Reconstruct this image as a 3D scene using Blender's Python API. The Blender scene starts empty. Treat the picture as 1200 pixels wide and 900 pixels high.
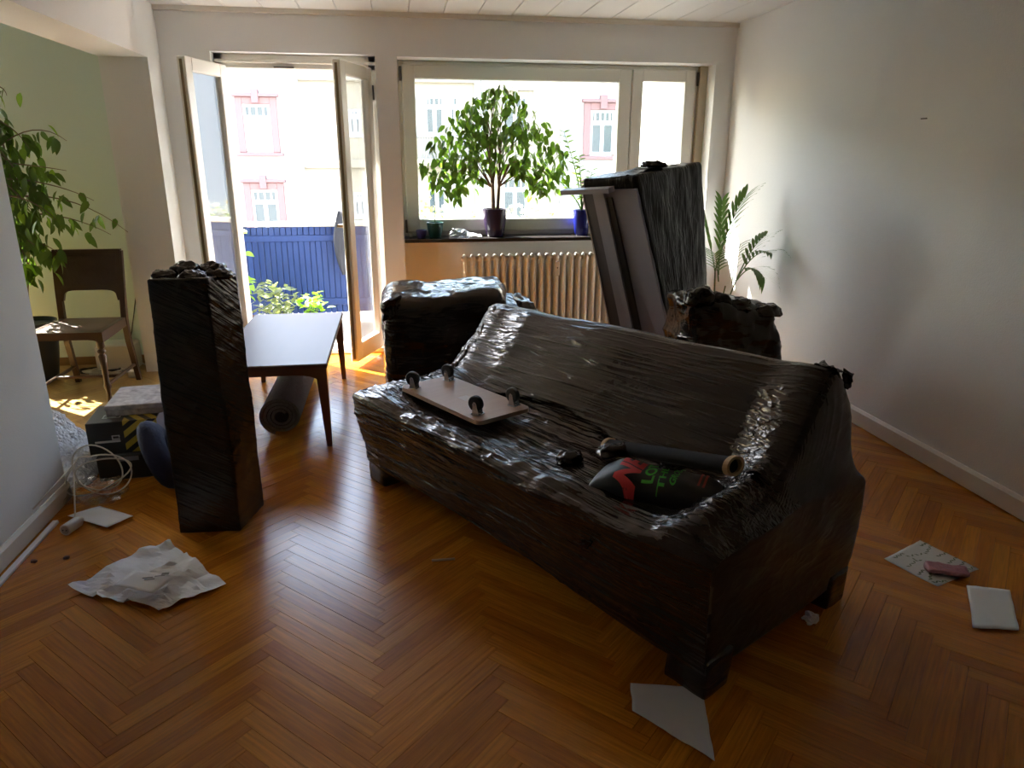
import bpy, math, random
import numpy as np
from mathutils import Vector, Matrix

random.seed(7)
rng = np.random.default_rng(7)
scene = bpy.context.scene
COL = scene.collection
PI = math.pi

# ------------------------------------------------------------------ camera
H = 1.5                                   # eye height
FPX, PITCH, YAW, ROLL = 847.5, 0.303838, 0.158428, -0.0022128

def cam_axes():
    cy, sy, cp, sp = math.cos(YAW), math.sin(YAW), math.cos(PITCH), math.sin(PITCH)
    f = np.array([sy * cp, cy * cp, -sp]); rt = np.array([cy, -sy, 0.0]); dn = np.cross(f, rt)
    r2 = math.cos(ROLL) * rt + math.sin(ROLL) * dn
    d2 = -math.sin(ROLL) * rt + math.cos(ROLL) * dn
    return np.array([r2, d2, f])

CM = cam_axes(); CP = np.array([0, 0, H])
def ray(x, y): return CM.T @ np.array([(x - 600) / FPX, (y - 450) / FPX, 1.0])
def onz(x, y, z=0.0): d = ray(x, y); return CP + d * (z - H) / d[2]
def ony(x, y, Y): d = ray(x, y); return CP + d * Y / d[1]
def proj(p):
    v = CM @ (np.array(p, float) - CP)
    return np.array([600 + FPX * v[0] / v[2], 450 + FPX * v[1] / v[2], v[2]])

cam_d = bpy.data.cameras.new('camera'); cam = bpy.data.objects.new('camera', cam_d); COL.objects.link(cam)
cam_d.sensor_width = 36.0; cam_d.lens = FPX / 1200 * 36.0; cam_d.clip_start = 0.05; cam_d.clip_end = 300
cam.matrix_world = Matrix([[CM[0][i], -CM[1][i], -CM[2][i], CP[i]] for i in range(3)] + [[0, 0, 0, 1]])
scene.camera = cam

# ------------------------------------------------------------------ light and exposure
SUN_DIR = Vector((1.15, -1.0, -1.33)).normalized()
world = bpy.data.worlds.new('sky'); scene.world = world; world.use_nodes = True
wn = world.node_tree.nodes; wl = world.node_tree.links
bg = wn['Background']
sky = wn.new('ShaderNodeTexSky'); sky.sky_type = 'NISHITA'; sky.sun_disc = False
sky.sun_elevation = math.radians(41); sky.sun_rotation = math.atan2(-1.15, 1.0)
sky.air_density = 1.2; sky.dust_density = 2.0; sky.ozone_density = 1.0
wl.new(sky.outputs[0], bg.inputs[0]); bg.inputs[1].default_value = 0.55
sun_d = bpy.data.lights.new('sun_offscreen', 'SUN'); sun_d.energy = 18.0; sun_d.angle = 0.0093; sun_d.color = (1.0, 0.965, 0.91)
sun = bpy.data.objects.new('sun_offscreen', sun_d); COL.objects.link(sun)
sun.rotation_euler = SUN_DIR.to_track_quat('-Z', 'Y').to_euler(); sun.location = (-12, 18, 20)

vs = scene.view_settings
vs.view_transform = 'Standard'; vs.look = 'None'; vs.gamma = 1.0; vs.use_curve_mapping = False
vs.exposure = 2.0
try:
    cy_ = scene.cycles
    cy_.max_bounces = 14; cy_.diffuse_bounces = 8; cy_.glossy_bounces = 6; cy_.transparent_max_bounces = 24
    cy_.transmission_bounces = 8; cy_.use_denoising = True; cy_.sample_clamp_indirect = 6.0
    cy_.caustics_reflective = False; cy_.caustics_refractive = False
except Exception:
    pass

# ------------------------------------------------------------------ room measures
XR, XL = 2.64, -1.535       # right wall, left (dividing) wall face
YB = 5.70                   # back wall face
ZC = 2.47                   # ceiling
YR = -1.7                   # rear wall
DTH = 0.30                  # dividing wall thickness
BEAMZ = 2.115
JAMB = 3.30                 # near jamb of the opening
PIER = 5.42                 # far stub of the dividing wall
XLL = -5.2                  # far wall of the side room

# ------------------------------------------------------------------ materials
MATS = {}
def nodes_of(m): return m.node_tree.nodes, m.node_tree.links
def mat(name, col, rough=0.6, metal=0.0, spec=0.5, ior=1.5, noise=None, bump=None, coat=0.0, trans=0.0, sheen=0.0, coords='Object'):
    """noise=(scale, amount[, (sx,sy,sz)]) colour variation; bump=(scale, strength, distance[, (sx,sy,sz)])"""
    if name in MATS: return MATS[name]
    m = bpy.data.materials.new(name); m.use_nodes = True
    N, L = nodes_of(m); b = N['Principled BSDF']
    b.inputs['Base Color'].default_value = (*col, 1); b.inputs['Roughness'].default_value = rough
    b.inputs['Metallic'].default_value = metal; b.inputs['Specular IOR Level'].default_value = spec; b.inputs['IOR'].default_value = ior
    b.inputs['Coat Weight'].default_value = coat; b.inputs['Coat Roughness'].default_value = 0.15
    b.inputs['Sheen Weight'].default_value = sheen
    tc = N.new('ShaderNodeTexCoord')
    def mapped(s):
        mp = N.new('ShaderNodeMapping'); mp.inputs['Scale'].default_value = s
        L.new(tc.outputs[coords], mp.inputs[0]); return mp.outputs[0]
    if noise:
        nz = N.new('ShaderNodeTexNoise'); nz.inputs['Scale'].default_value = noise[0]; nz.inputs['Detail'].default_value = 5
        L.new(mapped(noise[2] if len(noise) > 2 else (1, 1, 1)), nz.inputs['Vector'])
        mx = N.new('ShaderNodeMix'); mx.data_type = 'RGBA'
        a = noise[1]
        mx.inputs[6].default_value = (*[max(0, c * (1 - a)) for c in col], 1)
        mx.inputs[7].default_value = (*[min(1, c * (1 + a)) for c in col], 1)
        L.new(nz.outputs[0], mx.inputs[0]); L.new(mx.outputs[2], b.inputs['Base Color'])
    if bump:
        nz = N.new('ShaderNodeTexNoise'); nz.inputs['Scale'].default_value = bump[0]; nz.inputs['Detail'].default_value = 6
        L.new(mapped(bump[3] if len(bump) > 3 else (1, 1, 1)), nz.inputs['Vector'])
        bp = N.new('ShaderNodeBump'); bp.inputs['Strength'].default_value = bump[1]; bp.inputs['Distance'].default_value = bump[2]
        L.new(nz.outputs[0], bp.inputs['Height']); L.new(bp.outputs[0], b.inputs['Normal'])
    if trans > 0:                                   # thin leaf-like light transmission
        t = N.new('ShaderNodeBsdfTranslucent'); t.inputs[0].default_value = (min(1, col[0] * 3.2), min(1, col[1] * 3.0), col[2] * 1.2, 1)
        ms = N.new('ShaderNodeMixShader'); ms.inputs[0].default_value = trans
        L.new(b.outputs[0], ms.inputs[1]); L.new(t.outputs[0], ms.inputs[2])
        L.new(ms.outputs[0], N['Material Output'].inputs['Surface'])
    MATS[name] = m; return m

def film_mat(name, base, rough, streak, s_scale=1.0, strength=0.6, spec=0.5, crump=0.22, rot=(0, 0, 0), ior=1.5):
    """black stretch film: thin taut creases running one way, soft billows and a few crumpled facets, all as relief"""
    m = bpy.data.materials.new(name); m.use_nodes = True
    N, L = nodes_of(m); b = N['Principled BSDF']
    b.inputs['Base Color'].default_value = (*base, 1); b.inputs['Roughness'].default_value = rough
    b.inputs['IOR'].default_value = ior; b.inputs['Specular IOR Level'].default_value = spec; b.inputs['Specular Tint'].default_value = (1.0, 0.86, 0.78, 1)
    tc = N.new('ShaderNodeTexCoord')
    mr = N.new('ShaderNodeMapping'); mr.inputs['Rotation'].default_value = rot; L.new(tc.outputs['Object'], mr.inputs[0])
    mp = N.new('ShaderNodeMapping'); mp.inputs['Scale'].default_value = streak; L.new(mr.outputs[0], mp.inputs[0])
    def mth(op, a, bb):
        n = N.new('ShaderNodeMath'); n.operation = op
        for i, q in enumerate((a, bb)):
            if isinstance(q, (int, float)): n.inputs[i].default_value = q
            else: L.new(q, n.inputs[i])
        return n.outputs[0]
    def crease(scale, sharp, w, vec=None):
        n = N.new('ShaderNodeTexNoise'); n.inputs['Scale'].default_value = scale; n.inputs['Detail'].default_value = 1; n.inputs['Distortion'].default_value = 0.12
        L.new(vec or mp.outputs[0], n.inputs['Vector'])
        d = mth('ABSOLUTE', mth('SUBTRACT', n.outputs[0], 0.5), 0)
        return mth('MULTIPLY', mth('MAXIMUM', mth('SUBTRACT', 1.0, mth('MULTIPLY', d, sharp)), 0.0), w)
    soft = N.new('ShaderNodeTexNoise'); soft.inputs['Scale'].default_value = 4.5 * s_scale; soft.inputs['Detail'].default_value = 2; L.new(mp.outputs[0], soft.inputs['Vector'])
    hsum = mth('ADD', mth('ADD', crease(6 * s_scale, 14, .55), crease(15 * s_scale, 9, .30)), mth('MULTIPLY', soft.outputs[0], 1.1))
    cr = mth('ADD', crease(7, 16, 1.0, tc.outputs['Object']), crease(17, 10, .5, tc.outputs['Object']))
    b1 = N.new('ShaderNodeBump'); b1.inputs['Strength'].default_value = strength; b1.inputs['Distance'].default_value = 0.010
    b2 = N.new('ShaderNodeBump'); b2.inputs['Strength'].default_value = crump; b2.inputs['Distance'].default_value = 0.006
    L.new(hsum, b1.inputs['Height']); L.new(cr, b2.inputs['Height'])
    L.new(b1.outputs[0], b2.inputs['Normal']); L.new(b2.outputs[0], b.inputs['Normal'])
    MATS[name] = m; return m

def glass_mat(name, tint=(1, 1, 1), refl=0.06, rough=0.0):
    m = bpy.data.materials.new(name); m.use_nodes = True
    N, L = nodes_of(m); N.remove(N['Principled BSDF'])
    t = N.new('ShaderNodeBsdfTransparent'); t.inputs[0].default_value = (*tint, 1)
    g = N.new('ShaderNodeBsdfGlossy'); g.inputs['Roughness'].default_value = rough
    geo = N.new('ShaderNodeNewGeometry'); dt = N.new('ShaderNodeVectorMath'); dt.operation = 'DOT_PRODUCT'
    L.new(geo.outputs['Incoming'], dt.inputs[0]); L.new(geo.outputs['Normal'], dt.inputs[1])
    def mth(op, a, b=None):
        n = N.new('ShaderNodeMath'); n.operation = op
        L.new(a, n.inputs[0])
        if b is not None: n.inputs[1].default_value = b
        return n.outputs[0]
    k = mth('ABSOLUTE', dt.outputs['Value'])
    i1 = N.new('ShaderNodeMath'); i1.operation = 'SUBTRACT'; i1.inputs[0].default_value = 1.0; L.new(k, i1.inputs[1])
    fs = mth('ADD', mth('MULTIPLY', mth('POWER', i1.outputs[0], 4.0), 1 - refl), refl)      # both faces of double glazing
    ms = N.new('ShaderNodeMixShader'); L.new(fs, ms.inputs[0])
    L.new(t.outputs[0], ms.inputs[1]); L.new(g.outputs[0], ms.inputs[2])
    L.new(ms.outputs[0], N['Material Output'].inputs['Surface'])
    MATS[name] = m; return m

def wood_floor_mat(name, c1, c2, c3, rough):
    m = bpy.data.materials.new(name); m.use_nodes = True
    N, L = nodes_of(m); b = N['Principled BSDF']
    tc = N.new('ShaderNodeTexCoord'); geo = N.new('ShaderNodeNewGeometry'); oi = N.new('ShaderNodeObjectInfo')
    add = N.new('ShaderNodeMath'); add.operation = 'ADD'
    L.new(geo.outputs['Random Per Island'], add.inputs[0]); L.new(oi.outputs['Random'], add.inputs[1])
    fr = N.new('ShaderNodeMath'); fr.operation = 'FRACT'; L.new(add.outputs[0], fr.inputs[0])
    cr = N.new('ShaderNodeValToRGB'); e = cr.color_ramp.elements
    e[0].position = 0.0; e[0].color = (*c1, 1); e[1].position = 1.0; e[1].color = (*c3, 1)
    k = cr.color_ramp.elements.new(0.5); k.color = (*c2, 1)
    L.new(fr.outputs[0], cr.inputs[0])
    uv = N.new('ShaderNodeUVMap'); uv.uv_map = 'grain'
    off = N.new('ShaderNodeVectorMath'); off.operation = 'ADD'
    cmb = N.new('ShaderNodeCombineXYZ'); ml = N.new('ShaderNodeMath'); ml.operation = 'MULTIPLY'; ml.inputs[1].default_value = 37.0
    L.new(fr.outputs[0], ml.inputs[0]); L.new(ml.outputs[0], cmb.inputs[0]); L.new(ml.outputs[0], cmb.inputs[2])
    L.new(uv.outputs[0], off.inputs[0]); L.new(cmb.outputs[0], off.inputs[1])
    mp = N.new('ShaderNodeMapping'); mp.inputs['Scale'].default_value = (3.0, 60.0, 1.0); L.new(off.outputs[0], mp.inputs[0])
    nz = N.new('ShaderNodeTexNoise'); nz.inputs['Scale'].default_value = 2.0; nz.inputs['Detail'].default_value = 6; nz.inputs['Distortion'].default_value = 0.4
    L.new(mp.outputs[0], nz.inputs['Vector'])
    cr2 = N.new('ShaderNodeValToRGB'); f = cr2.color_ramp.elements
    f[0].position = 0.25; f[0].color = (0.62, 0.62, 0.62, 1); f[1].position = 0.75; f[1].color = (1.15, 1.15, 1.15, 1)
    L.new(nz.outputs[0], cr2.inputs[0])
    mx = N.new('ShaderNodeMix'); mx.data_type = 'RGBA'; mx.blend_type = 'MULTIPLY'; mx.inputs[0].default_value = 1.0
    L.new(cr.outputs[0], mx.inputs[6]); L.new(cr2.outputs[0], mx.inputs[7]); L.new(mx.outputs[2], b.inputs['Base Color'])
    b.inputs['Roughness'].default_value = rough; b.inputs['Specular IOR Level'].default_value = 0.36
    n3 = N.new('ShaderNodeTexNoise'); n3.inputs['Scale'].default_value = 3.5; n3.inputs['Detail'].default_value = 3
    L.new(tc.outputs['Object'], n3.inputs['Vector'])
    mr = N.new('ShaderNodeMapRange'); mr.inputs[3].default_value = rough - 0.05; mr.inputs[4].default_value = rough + 0.08
    L.new(n3.outputs[0], mr.inputs[0]); L.new(mr.outputs[0], b.inputs['Roughness'])
    bp = N.new('ShaderNodeBump'); bp.inputs['Strength'].default_value = 0.12; bp.inputs['Distance'].default_value = 0.002
    L.new(nz.outputs[0], bp.inputs['Height']); L.new(bp.outputs[0], b.inputs['Normal'])
    MATS[name] = m; return m

M_wall = mat('wall_white', (0.78, 0.79, 0.785), 0.85, bump=(140, 0.35, 0.004))
M_wallp = mat('wall_plain', (0.78, 0.79, 0.79), 0.85, bump=(120, 0.12, 0.002))
M_green = mat('wall_green', (0.70, 0.79, 0.72), 0.85, bump=(120, 0.12, 0.002))
M_ceil = mat('ceiling_white', (0.79, 0.80, 0.80), 0.6)
M_trim = mat('trim_white', (0.76, 0.73, 0.66), 0.5)
M_frame = mat('frame_white', (0.77, 0.75, 0.69), 0.38)
M_niche = mat('niche_wall', (0.80, 0.79, 0.75), 0.8)
M_sill = mat('sill_stone', (0.035, 0.03, 0.03), 0.22, noise=(40, 0.4))
M_rad = mat('radiator_paint', (0.80, 0.77, 0.69), 0.4)
M_glass = glass_mat('window_glass', (0.96, 0.98, 0.97))
M_leafglass = glass_mat('door_double_glazing', (0.95, 0.97, 0.97), 0.2)
M_metal = mat('dark_metal', (0.10, 0.09, 0.08), 0.35, metal=0.8)
M_steel = mat('steel', (0.55, 0.55, 0.56), 0.25, metal=1.0)
M_floor = wood_floor_mat('parquet_oak', (0.43, 0.142, 0.010), (0.54, 0.19, 0.014), (0.64, 0.245, 0.020), 0.22)
M_floor2 = wood_floor_mat('parquet_pale', (0.36, 0.205, 0.06), (0.44, 0.26, 0.08), (0.50, 0.31, 0.10), 0.3)
M_under = mat('parquet_joint', (0.25, 0.10, 0.02), 0.8)
M_film = film_mat('black_film_long', (0.020, 0.0135, 0.011), 0.20, (3.2, 0.10, 3.2), 1.0, 0.5, 0.5, 0.035)
M_film_end = film_mat('black_film_end', (0.024, 0.018, 0.015), 0.30, (0.8, 0.8, 1.6), 1.0, 0.18, 0.5, 0.03)
M_film2 = film_mat('black_film_cross', (0.013, 0.011, 0.010), 0.19, (0.45, 0.45, 2.2), 0.9, 0.3, 0.5, 0.07)
M_film4 = film_mat('black_film_diagonal', (0.012, 0.010, 0.009), 0.22, (0.25, 0.25, 3.6), 1.2, 0.28, 0.42, 0.02, (0.45, -0.45, 0))
M_film3 = film_mat('black_film_upright', (0.010, 0.009, 0.008), 0.30, (3.0, 3.0, 0.15), 1.2, 0.3, 0.5, 0.02, (0, 0, 0), 1.16)
M_black = mat('black_plastic', (0.012, 0.012, 0.012), 0.35)
M_paper = mat('white_paper', (0.78, 0.78, 0.80), 0.7, bump=(25, 0.3, 0.004))
M_soil = mat('soil', (0.03, 0.018, 0.01), 0.9, noise=(60, 0.5))

# ------------------------------------------------------------------ helpers
def tag(o, label=None, cat=None, group=None, kind=None):
    if label: o['label'] = label
    if cat: o['category'] = cat
    if group: o['group'] = group
    if kind: o['kind'] = kind
    return o

def empty(name, loc=(0, 0, 0), rz=0.0, label=None, cat=None, group=None, kind=None):
    o = bpy.data.objects.new(name, None); COL.objects.link(o)
    o.location = loc; o.rotation_euler = (0, 0, rz); o.empty_display_size = 0.05
    return tag(o, label, cat, group, kind)

def obj(name, me, parent=None, loc=None, rot=None):
    o = bpy.data.objects.new(name, me); COL.objects.link(o)
    if parent: o.parent = parent
    if loc is not None: o.location = loc
    if rot is not None: o.rotation_euler = rot
    return o

def mesh(name, V, F, m=None, smooth=False):
    me = bpy.data.meshes.new(name)
    me.from_pydata([tuple(map(float, v)) for v in V], [], [tuple(map(int, f)) for f in F]); me.update()
    if m: me.materials.append(m)
    if smooth: me.polygons.foreach_set('use_smooth', [True] * len(me.polygons))
    return me

class MB:
    def __init__(s): s.v = []; s.f = []
    def add(s, V, F):
        n = len(s.v); s.v += [tuple(p) for p in V]; s.f += [tuple(i + n for i in f) for f in F]; return s
    def box(s, a, b):
        x0, x1 = sorted((a[0], b[0])); y0, y1 = sorted((a[1], b[1])); z0, z1 = sorted((a[2], b[2]))
        return s.add([(x0, y0, z0), (x1, y0, z0), (x1, y1, z0), (x0, y1, z0), (x0, y0, z1), (x1, y0, z1), (x1, y1, z1), (x0, y1, z1)],
                     [(0, 3, 2, 1), (4, 5, 6, 7), (0, 1, 5, 4), (1, 2, 6, 5), (2, 3, 7, 6), (3, 0, 4, 7)])
    def bbox(s, a, b, r=0.006):                       # chamfered box
        a = np.minimum(a, b).astype(float) if False else np.minimum(np.array(a, float), np.array(b, float)); b = np.maximum(np.array(a, float), np.array(b, float))
        c = (a + b) / 2; h = (b - a) / 2; r = min(r, *(h * 0.9))
        V = []; idx = {}
        for sx in (-1, 1):
            for sy in (-1, 1):
                for sz in (-1, 1):
                    for ax in range(3):
                        p = np.array([sx, sy, sz]) * (h - r); p[ax] = (sx, sy, sz)[ax] * h[ax]
                        idx[(sx, sy, sz, ax)] = len(V); V.append(c + p)
        F = []
        def q(*k): F.append(tuple(idx[i] for i in k))
        for ax in range(3):
            o1, o2 = (ax + 1) % 3, (ax + 2) % 3
            for sg in (-1, 1):
                def k(a1, a2, axx=ax):
                    t = [0, 0, 0]; t[ax] = sg; t[o1] = a1; t[o2] = a2; return (*t, axx)
                ring = [k(-1, -1), k(1, -1), k(1, 1), k(-1, 1)]
                q(*(ring if sg > 0 else ring[::-1]))
            for s1 in (-1, 1):                         # edges parallel to ax
                for s2 in (-1, 1):
                    def e(sa, axx):
                        t = [0, 0, 0]; t[ax] = sa; t[o1] = s1; t[o2] = s2; return (*t, axx)
                    ring = [e(-1, o1), e(1, o1), e(1, o2), e(-1, o2)]
                    q(*(ring if s1 * s2 < 0 else ring[::-1]))
        for sx in (-1, 1):
            for sy in (-1, 1):
                for sz in (-1, 1):
                    t = [(sx, sy, sz, 0), (sx, sy, sz, 1), (sx, sy, sz, 2)]
                    q(*(t if sx * sy * sz > 0 else t[::-1]))
        return s.add(V, F)
    def tube(s, pts, rad, seg=8, cap=True):
        P = [np.array(p, float) for p in pts]; n = len(P)
        R = rad if hasattr(rad, '__len__') else [rad] * n
        V = []; F = []; prev = None
        for i, p in enumerate(P):
            t = P[min(i + 1, n - 1)] - P[max(i - 1, 0)]; t = t / (np.linalg.norm(t) + 1e-9)
            if prev is None:
                a = np.array([0, 0, 1.0]) if abs(t[2]) < 0.9 else np.array([1.0, 0, 0])
                u = np.cross(t, a)
            else:
                u = prev - t * (prev @ t)
            u = u / (np.linalg.norm(u) + 1e-9); prev = u; w = np.cross(t, u)
            for k in range(seg):
                an = 2 * PI * k / seg; V.append(p + R[i] * (math.cos(an) * u + math.sin(an) * w))
        for i in range(n - 1):
            for k in range(seg):
                k2 = (k + 1) % seg; F.append((i * seg + k, i * seg + k2, (i + 1) * seg + k2, (i + 1) * seg + k))
        if cap: F.append(tuple(range(seg))[::-1]); F.append(tuple((n - 1) * seg + k for k in range(seg)))
        return s.add(V, F)
    def lathe(s, prof, seg=24, c=(0, 0, 0)):          # prof: (r, z) list
        V = []; F = []
        for r, z in prof:
            for k in range(seg):
                a = 2 * PI * k / seg; V.append((c[0] + r * math.cos(a), c[1] + r * math.sin(a), c[2] + z))
        n = len(prof)
        for i in range(n - 1):
            for k in range(seg):
                k2 = (k + 1) % seg; F.append((i * seg + k, i * seg + k2, (i + 1) * seg + k2, (i + 1) * seg + k))
        F.append(tuple(range(seg))[::-1]); F.append(tuple((n - 1) * seg + k for k in range(seg)))
        return s.add(V, F)
    def prism(s, poly, a, b, ax=1):
        """extrude a 2-D polygon along axis ax between a and b"""
        n = len(poly); V = []
        for t in (a, b):
            for p in poly:
                q = list(p); q.insert(ax, t); V.append(q)
        F = [tuple(range(n)), tuple(range(2 * n - 1, n - 1, -1))]
        for i in range(n):
            j = (i + 1) % n; F.append((i, i + n, j + n, j))
        return s.add(V, F)
    def build(s, name, m, parent=None, smooth=False, loc=None, rot=None):
        return obj(name, mesh(name, s.v, s.f, m, smooth), parent, loc, rot)

def auto_smooth(o, ang=40):
    me = o.data
    me.polygons.foreach_set('use_smooth', [True] * len(me.polygons))
    try: me.set_sharp_from_angle(angle=math.radians(ang))
    except Exception: pass
    return o

# value noise, vectorised
def _h(ix, iy, iz):
    n = (ix * 374761393 + iy * 668265263 + iz * 2147483647 + 1013904223) & 0xFFFFFFFF
    n = ((n ^ (n >> 13)) * 1274126177) & 0xFFFFFFFF
    n = (n ^ (n >> 16)) & 0xFFFFFFFF
    return n / 2147483647.5 - 1.0
def vnoise(P):
    P = np.asarray(P, float); I = np.floor(P).astype(np.int64); f = P - I; u = f * f * (3 - 2 * f)
    r = 0
    for dx in (0, 1):
        for dy in (0, 1):
            for dz in (0, 1):
                w = (u[:, 0] if dx else 1 - u[:, 0]) * (u[:, 1] if dy else 1 - u[:, 1]) * (u[:, 2] if dz else 1 - u[:, 2])
                r = r + w * _h(I[:, 0] + dx, I[:, 1] + dy, I[:, 2] + dz)
    return r
def fbm(P, o=3):
    r = 0; a = 1.0; P = np.asarray(P, float)
    for i in range(o): r = r + a * vnoise(P + 17.3 * i); P = P * 2.03; a *= 0.5
    return r
def ridge(P, o=2):
    r = 0; a = 1.0; P = np.asarray(P, float)
    for i in range(o): r = r + a * (1 - np.abs(vnoise(P + 9.1 * i))) ** 7; P = P * 2.1; a *= 0.55
    return r

def vnormals(V, F):
    V = np.asarray(V, float); N = np.zeros_like(V)
    F4 = np.array([f if len(f) == 4 else (*f, f[-1]) for f in F if len(f) in (3, 4)])
    n = np.cross(V[F4[:, 2]] - V[F4[:, 0]], V[F4[:, 3]] - V[F4[:, 1]])
    n2 = np.cross(V[F4[:, 1]] - V[F4[:, 0]], V[F4[:, 2]] - V[F4[:, 0]])
    n = np.where(np.linalg.norm(n, axis=1)[:, None] > 1e-12, n, n2)
    for k in range(4): np.add.at(N, F4[:, k], n)
    return N / (np.linalg.norm(N, axis=1)[:, None] + 1e-12)

def smooth_mesh(V, F, it, lam=0.5):
    V = np.array(V, float); E = set()
    for f in F:
        for i in range(len(f)): a, b = f[i], f[(i + 1) % len(f)]; E.add((min(a, b), max(a, b)))
    E = np.array(list(E)); deg = np.zeros(len(V)); np.add.at(deg, E[:, 0], 1); np.add.at(deg, E[:, 1], 1)
    for _ in range(it):
        S = np.zeros_like(V); np.add.at(S, E[:, 0], V[E[:, 1]]); np.add.at(S, E[:, 1], V[E[:, 0]])
        V = V + lam * (S / deg[:, None] - V)
    return V

def rounded_hex(corners, n=(30, 30, 30), r=(0.15, 0.15, 0.15)):
    """rounded box surface mapped onto 8 corners ordered (x0y0z0,x1y0z0,x1y1z0,x0y1z0, then z1). returns V, F, unit coords"""
    idx = {}; U = []; F = []
    def vid(i, j, k):
        key = (i, j, k)
        if key not in idx: idx[key] = len(U); U.append((2 * i / n[0] - 1, 2 * j / n[1] - 1, 2 * k / n[2] - 1))
        return idx[key]
    for i in range(n[0]):
        for j in range(n[1]):
            F.append((vid(i, j, 0), vid(i, j + 1, 0), vid(i + 1, j + 1, 0), vid(i + 1, j, 0)))
            F.append((vid(i, j, n[2]), vid(i + 1, j, n[2]), vid(i + 1, j + 1, n[2]), vid(i, j + 1, n[2])))
    for i in range(n[0]):
        for k in range(n[2]):
            F.append((vid(i, 0, k), vid(i + 1, 0, k), vid(i + 1, 0, k + 1), vid(i, 0, k + 1)))
            F.append((vid(i, n[1], k), vid(i, n[1], k + 1), vid(i + 1, n[1], k + 1), vid(i + 1, n[1], k)))
    for j in range(n[1]):
        for k in range(n[2]):
            F.append((vid(0, j, k), vid(0, j, k + 1), vid(0, j + 1, k + 1), vid(0, j + 1, k)))
            F.append((vid(n[0], j, k), vid(n[0], j + 1, k), vid(n[0], j + 1, k + 1), vid(n[0], j, k + 1)))
    U = np.array(U); r = np.array(r)
    inner = np.clip(U, -(1 - r), 1 - r); d = (U - inner) / r
    ln = np.linalg.norm(d, axis=1)[:, None]; mxx = np.abs(d).max(axis=1)[:, None]
    d = np.where(ln > 1e-9, d / np.maximum(ln, 1e-9) * mxx, d)
    Q = inner + r * d; t = (Q + 1) / 2
    c = np.array(corners, float); x, y, z = t[:, 0:1], t[:, 1:2], t[:, 2:3]
    V = ((1 - x) * (1 - y) * c[0] + x * (1 - y) * c[1] + x * y * c[2] + (1 - x) * y * c[3]) * (1 - z) + \
        ((1 - x) * (1 - y) * c[4] + x * (1 - y) * c[5] + x * y * c[6] + (1 - x) * y * c[7]) * z
    return V, F, Q

def text_mesh(txt, size, bold=0.0, shear=0.0, extrude=0.0):
    cu = bpy.data.curves.new('t', 'FONT'); cu.body = txt; cu.size = size; cu.offset = bold; cu.shear = shear; cu.extrude = extrude
    cu.resolution_u = 3
    o = bpy.data.objects.new('t', cu); COL.objects.link(o); bpy.context.view_layer.update()
    dg = bpy.context.evaluated_depsgraph_get(); me = bpy.data.meshes.new_from_object(o.evaluated_get(dg))
    bpy.data.objects.remove(o); bpy.data.curves.remove(cu)
    V = np.array([v.co[:] for v in me.vertices]); F = [tuple(p.vertices) for p in me.polygons]
    bpy.data.meshes.remove(me); return V, F

def subdiv(V, F, lv):
    V = [np.array(v, float) for v in V]; T = []
    for f in F:
        for i in range(1, len(f) - 1): T.append((f[0], f[i], f[i + 1]))
    for _ in range(lv):
        mid = {}; N_ = []
        def mp(a, b):
            k = (min(a, b), max(a, b))
            if k not in mid: mid[k] = len(V); V.append((V[a] + V[b]) / 2)
            return mid[k]
        for a, b, c in T:
            ab, bc_, ca = mp(a, b), mp(b, c), mp(c, a); N_ += [(a, ab, ca), (ab, b, bc_), (ca, bc_, c), (ab, bc_, ca)]
        T = N_
    return np.array(V), T

def struct(name, mb, m, parent=None):
    o = mb.build(name, m, parent); 
    if not parent: tag(o, kind='structure')
    return o

# ================================================================== SETTING: floor
floor = struct('floor', MB().box((XLL, YR, -0.25), (XR + 0.3, 6.0, -0.012)), M_under)
PL, PW = 0.357 * math.sqrt(2), 0.0548
STEP = PW * math.sqrt(2); S = 0.357; X0 = -0.111 - S; 
planks = []
for k in range(-14, 10):
    sg = -1 if k % 2 == 0 else 1
    cx = X0 + (k + 0.5) * S
    ph = 0.0 if k % 2 == 0 else STEP / 2
    for i in range(-24, 80):
        cyy = 1.8175 + (i - 0.0) * STEP + ph
        planks.append((cx, cyy, sg))
def plank_poly(cx, cyy, sg, g=0.0006):
    c = math.cos(PI / 4); d = np.array([c, sg * c]); n = np.array([-sg * c, c]); ctr = np.array([cx, cyy])
    a, b = PL / 2 - g, PW / 2 - g
    return [ctr - d * a - n * b, ctr + d * a - n * b, ctr + d * a + n * b, ctr - d * a + n * b]
def clip_poly(P, x0, x1, y0, y1):
    for ax, val, s in ((0, x0, 1), (0, x1, -1), (1, y0, 1), (1, y1, -1)):
        out = []
        for i in range(len(P)):
            a, b = P[i], P[(i + 1) % len(P)]; da, db = s * (a[ax] - val), s * (b[ax] - val)
            if da >= 0: out.append(a)
            if (da >= 0) != (db >= 0): out.append(a + (b - a) * da / (da - db))
        P = out
        if len(P) < 3: return []
    return P
SOFA_A = np.array([0.792, 1.616]); SU = np.array([-0.503, 0.864]); SV = np.array([0.864, 0.503])
cand = []; rest_main = []; rest_side = []
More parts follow.
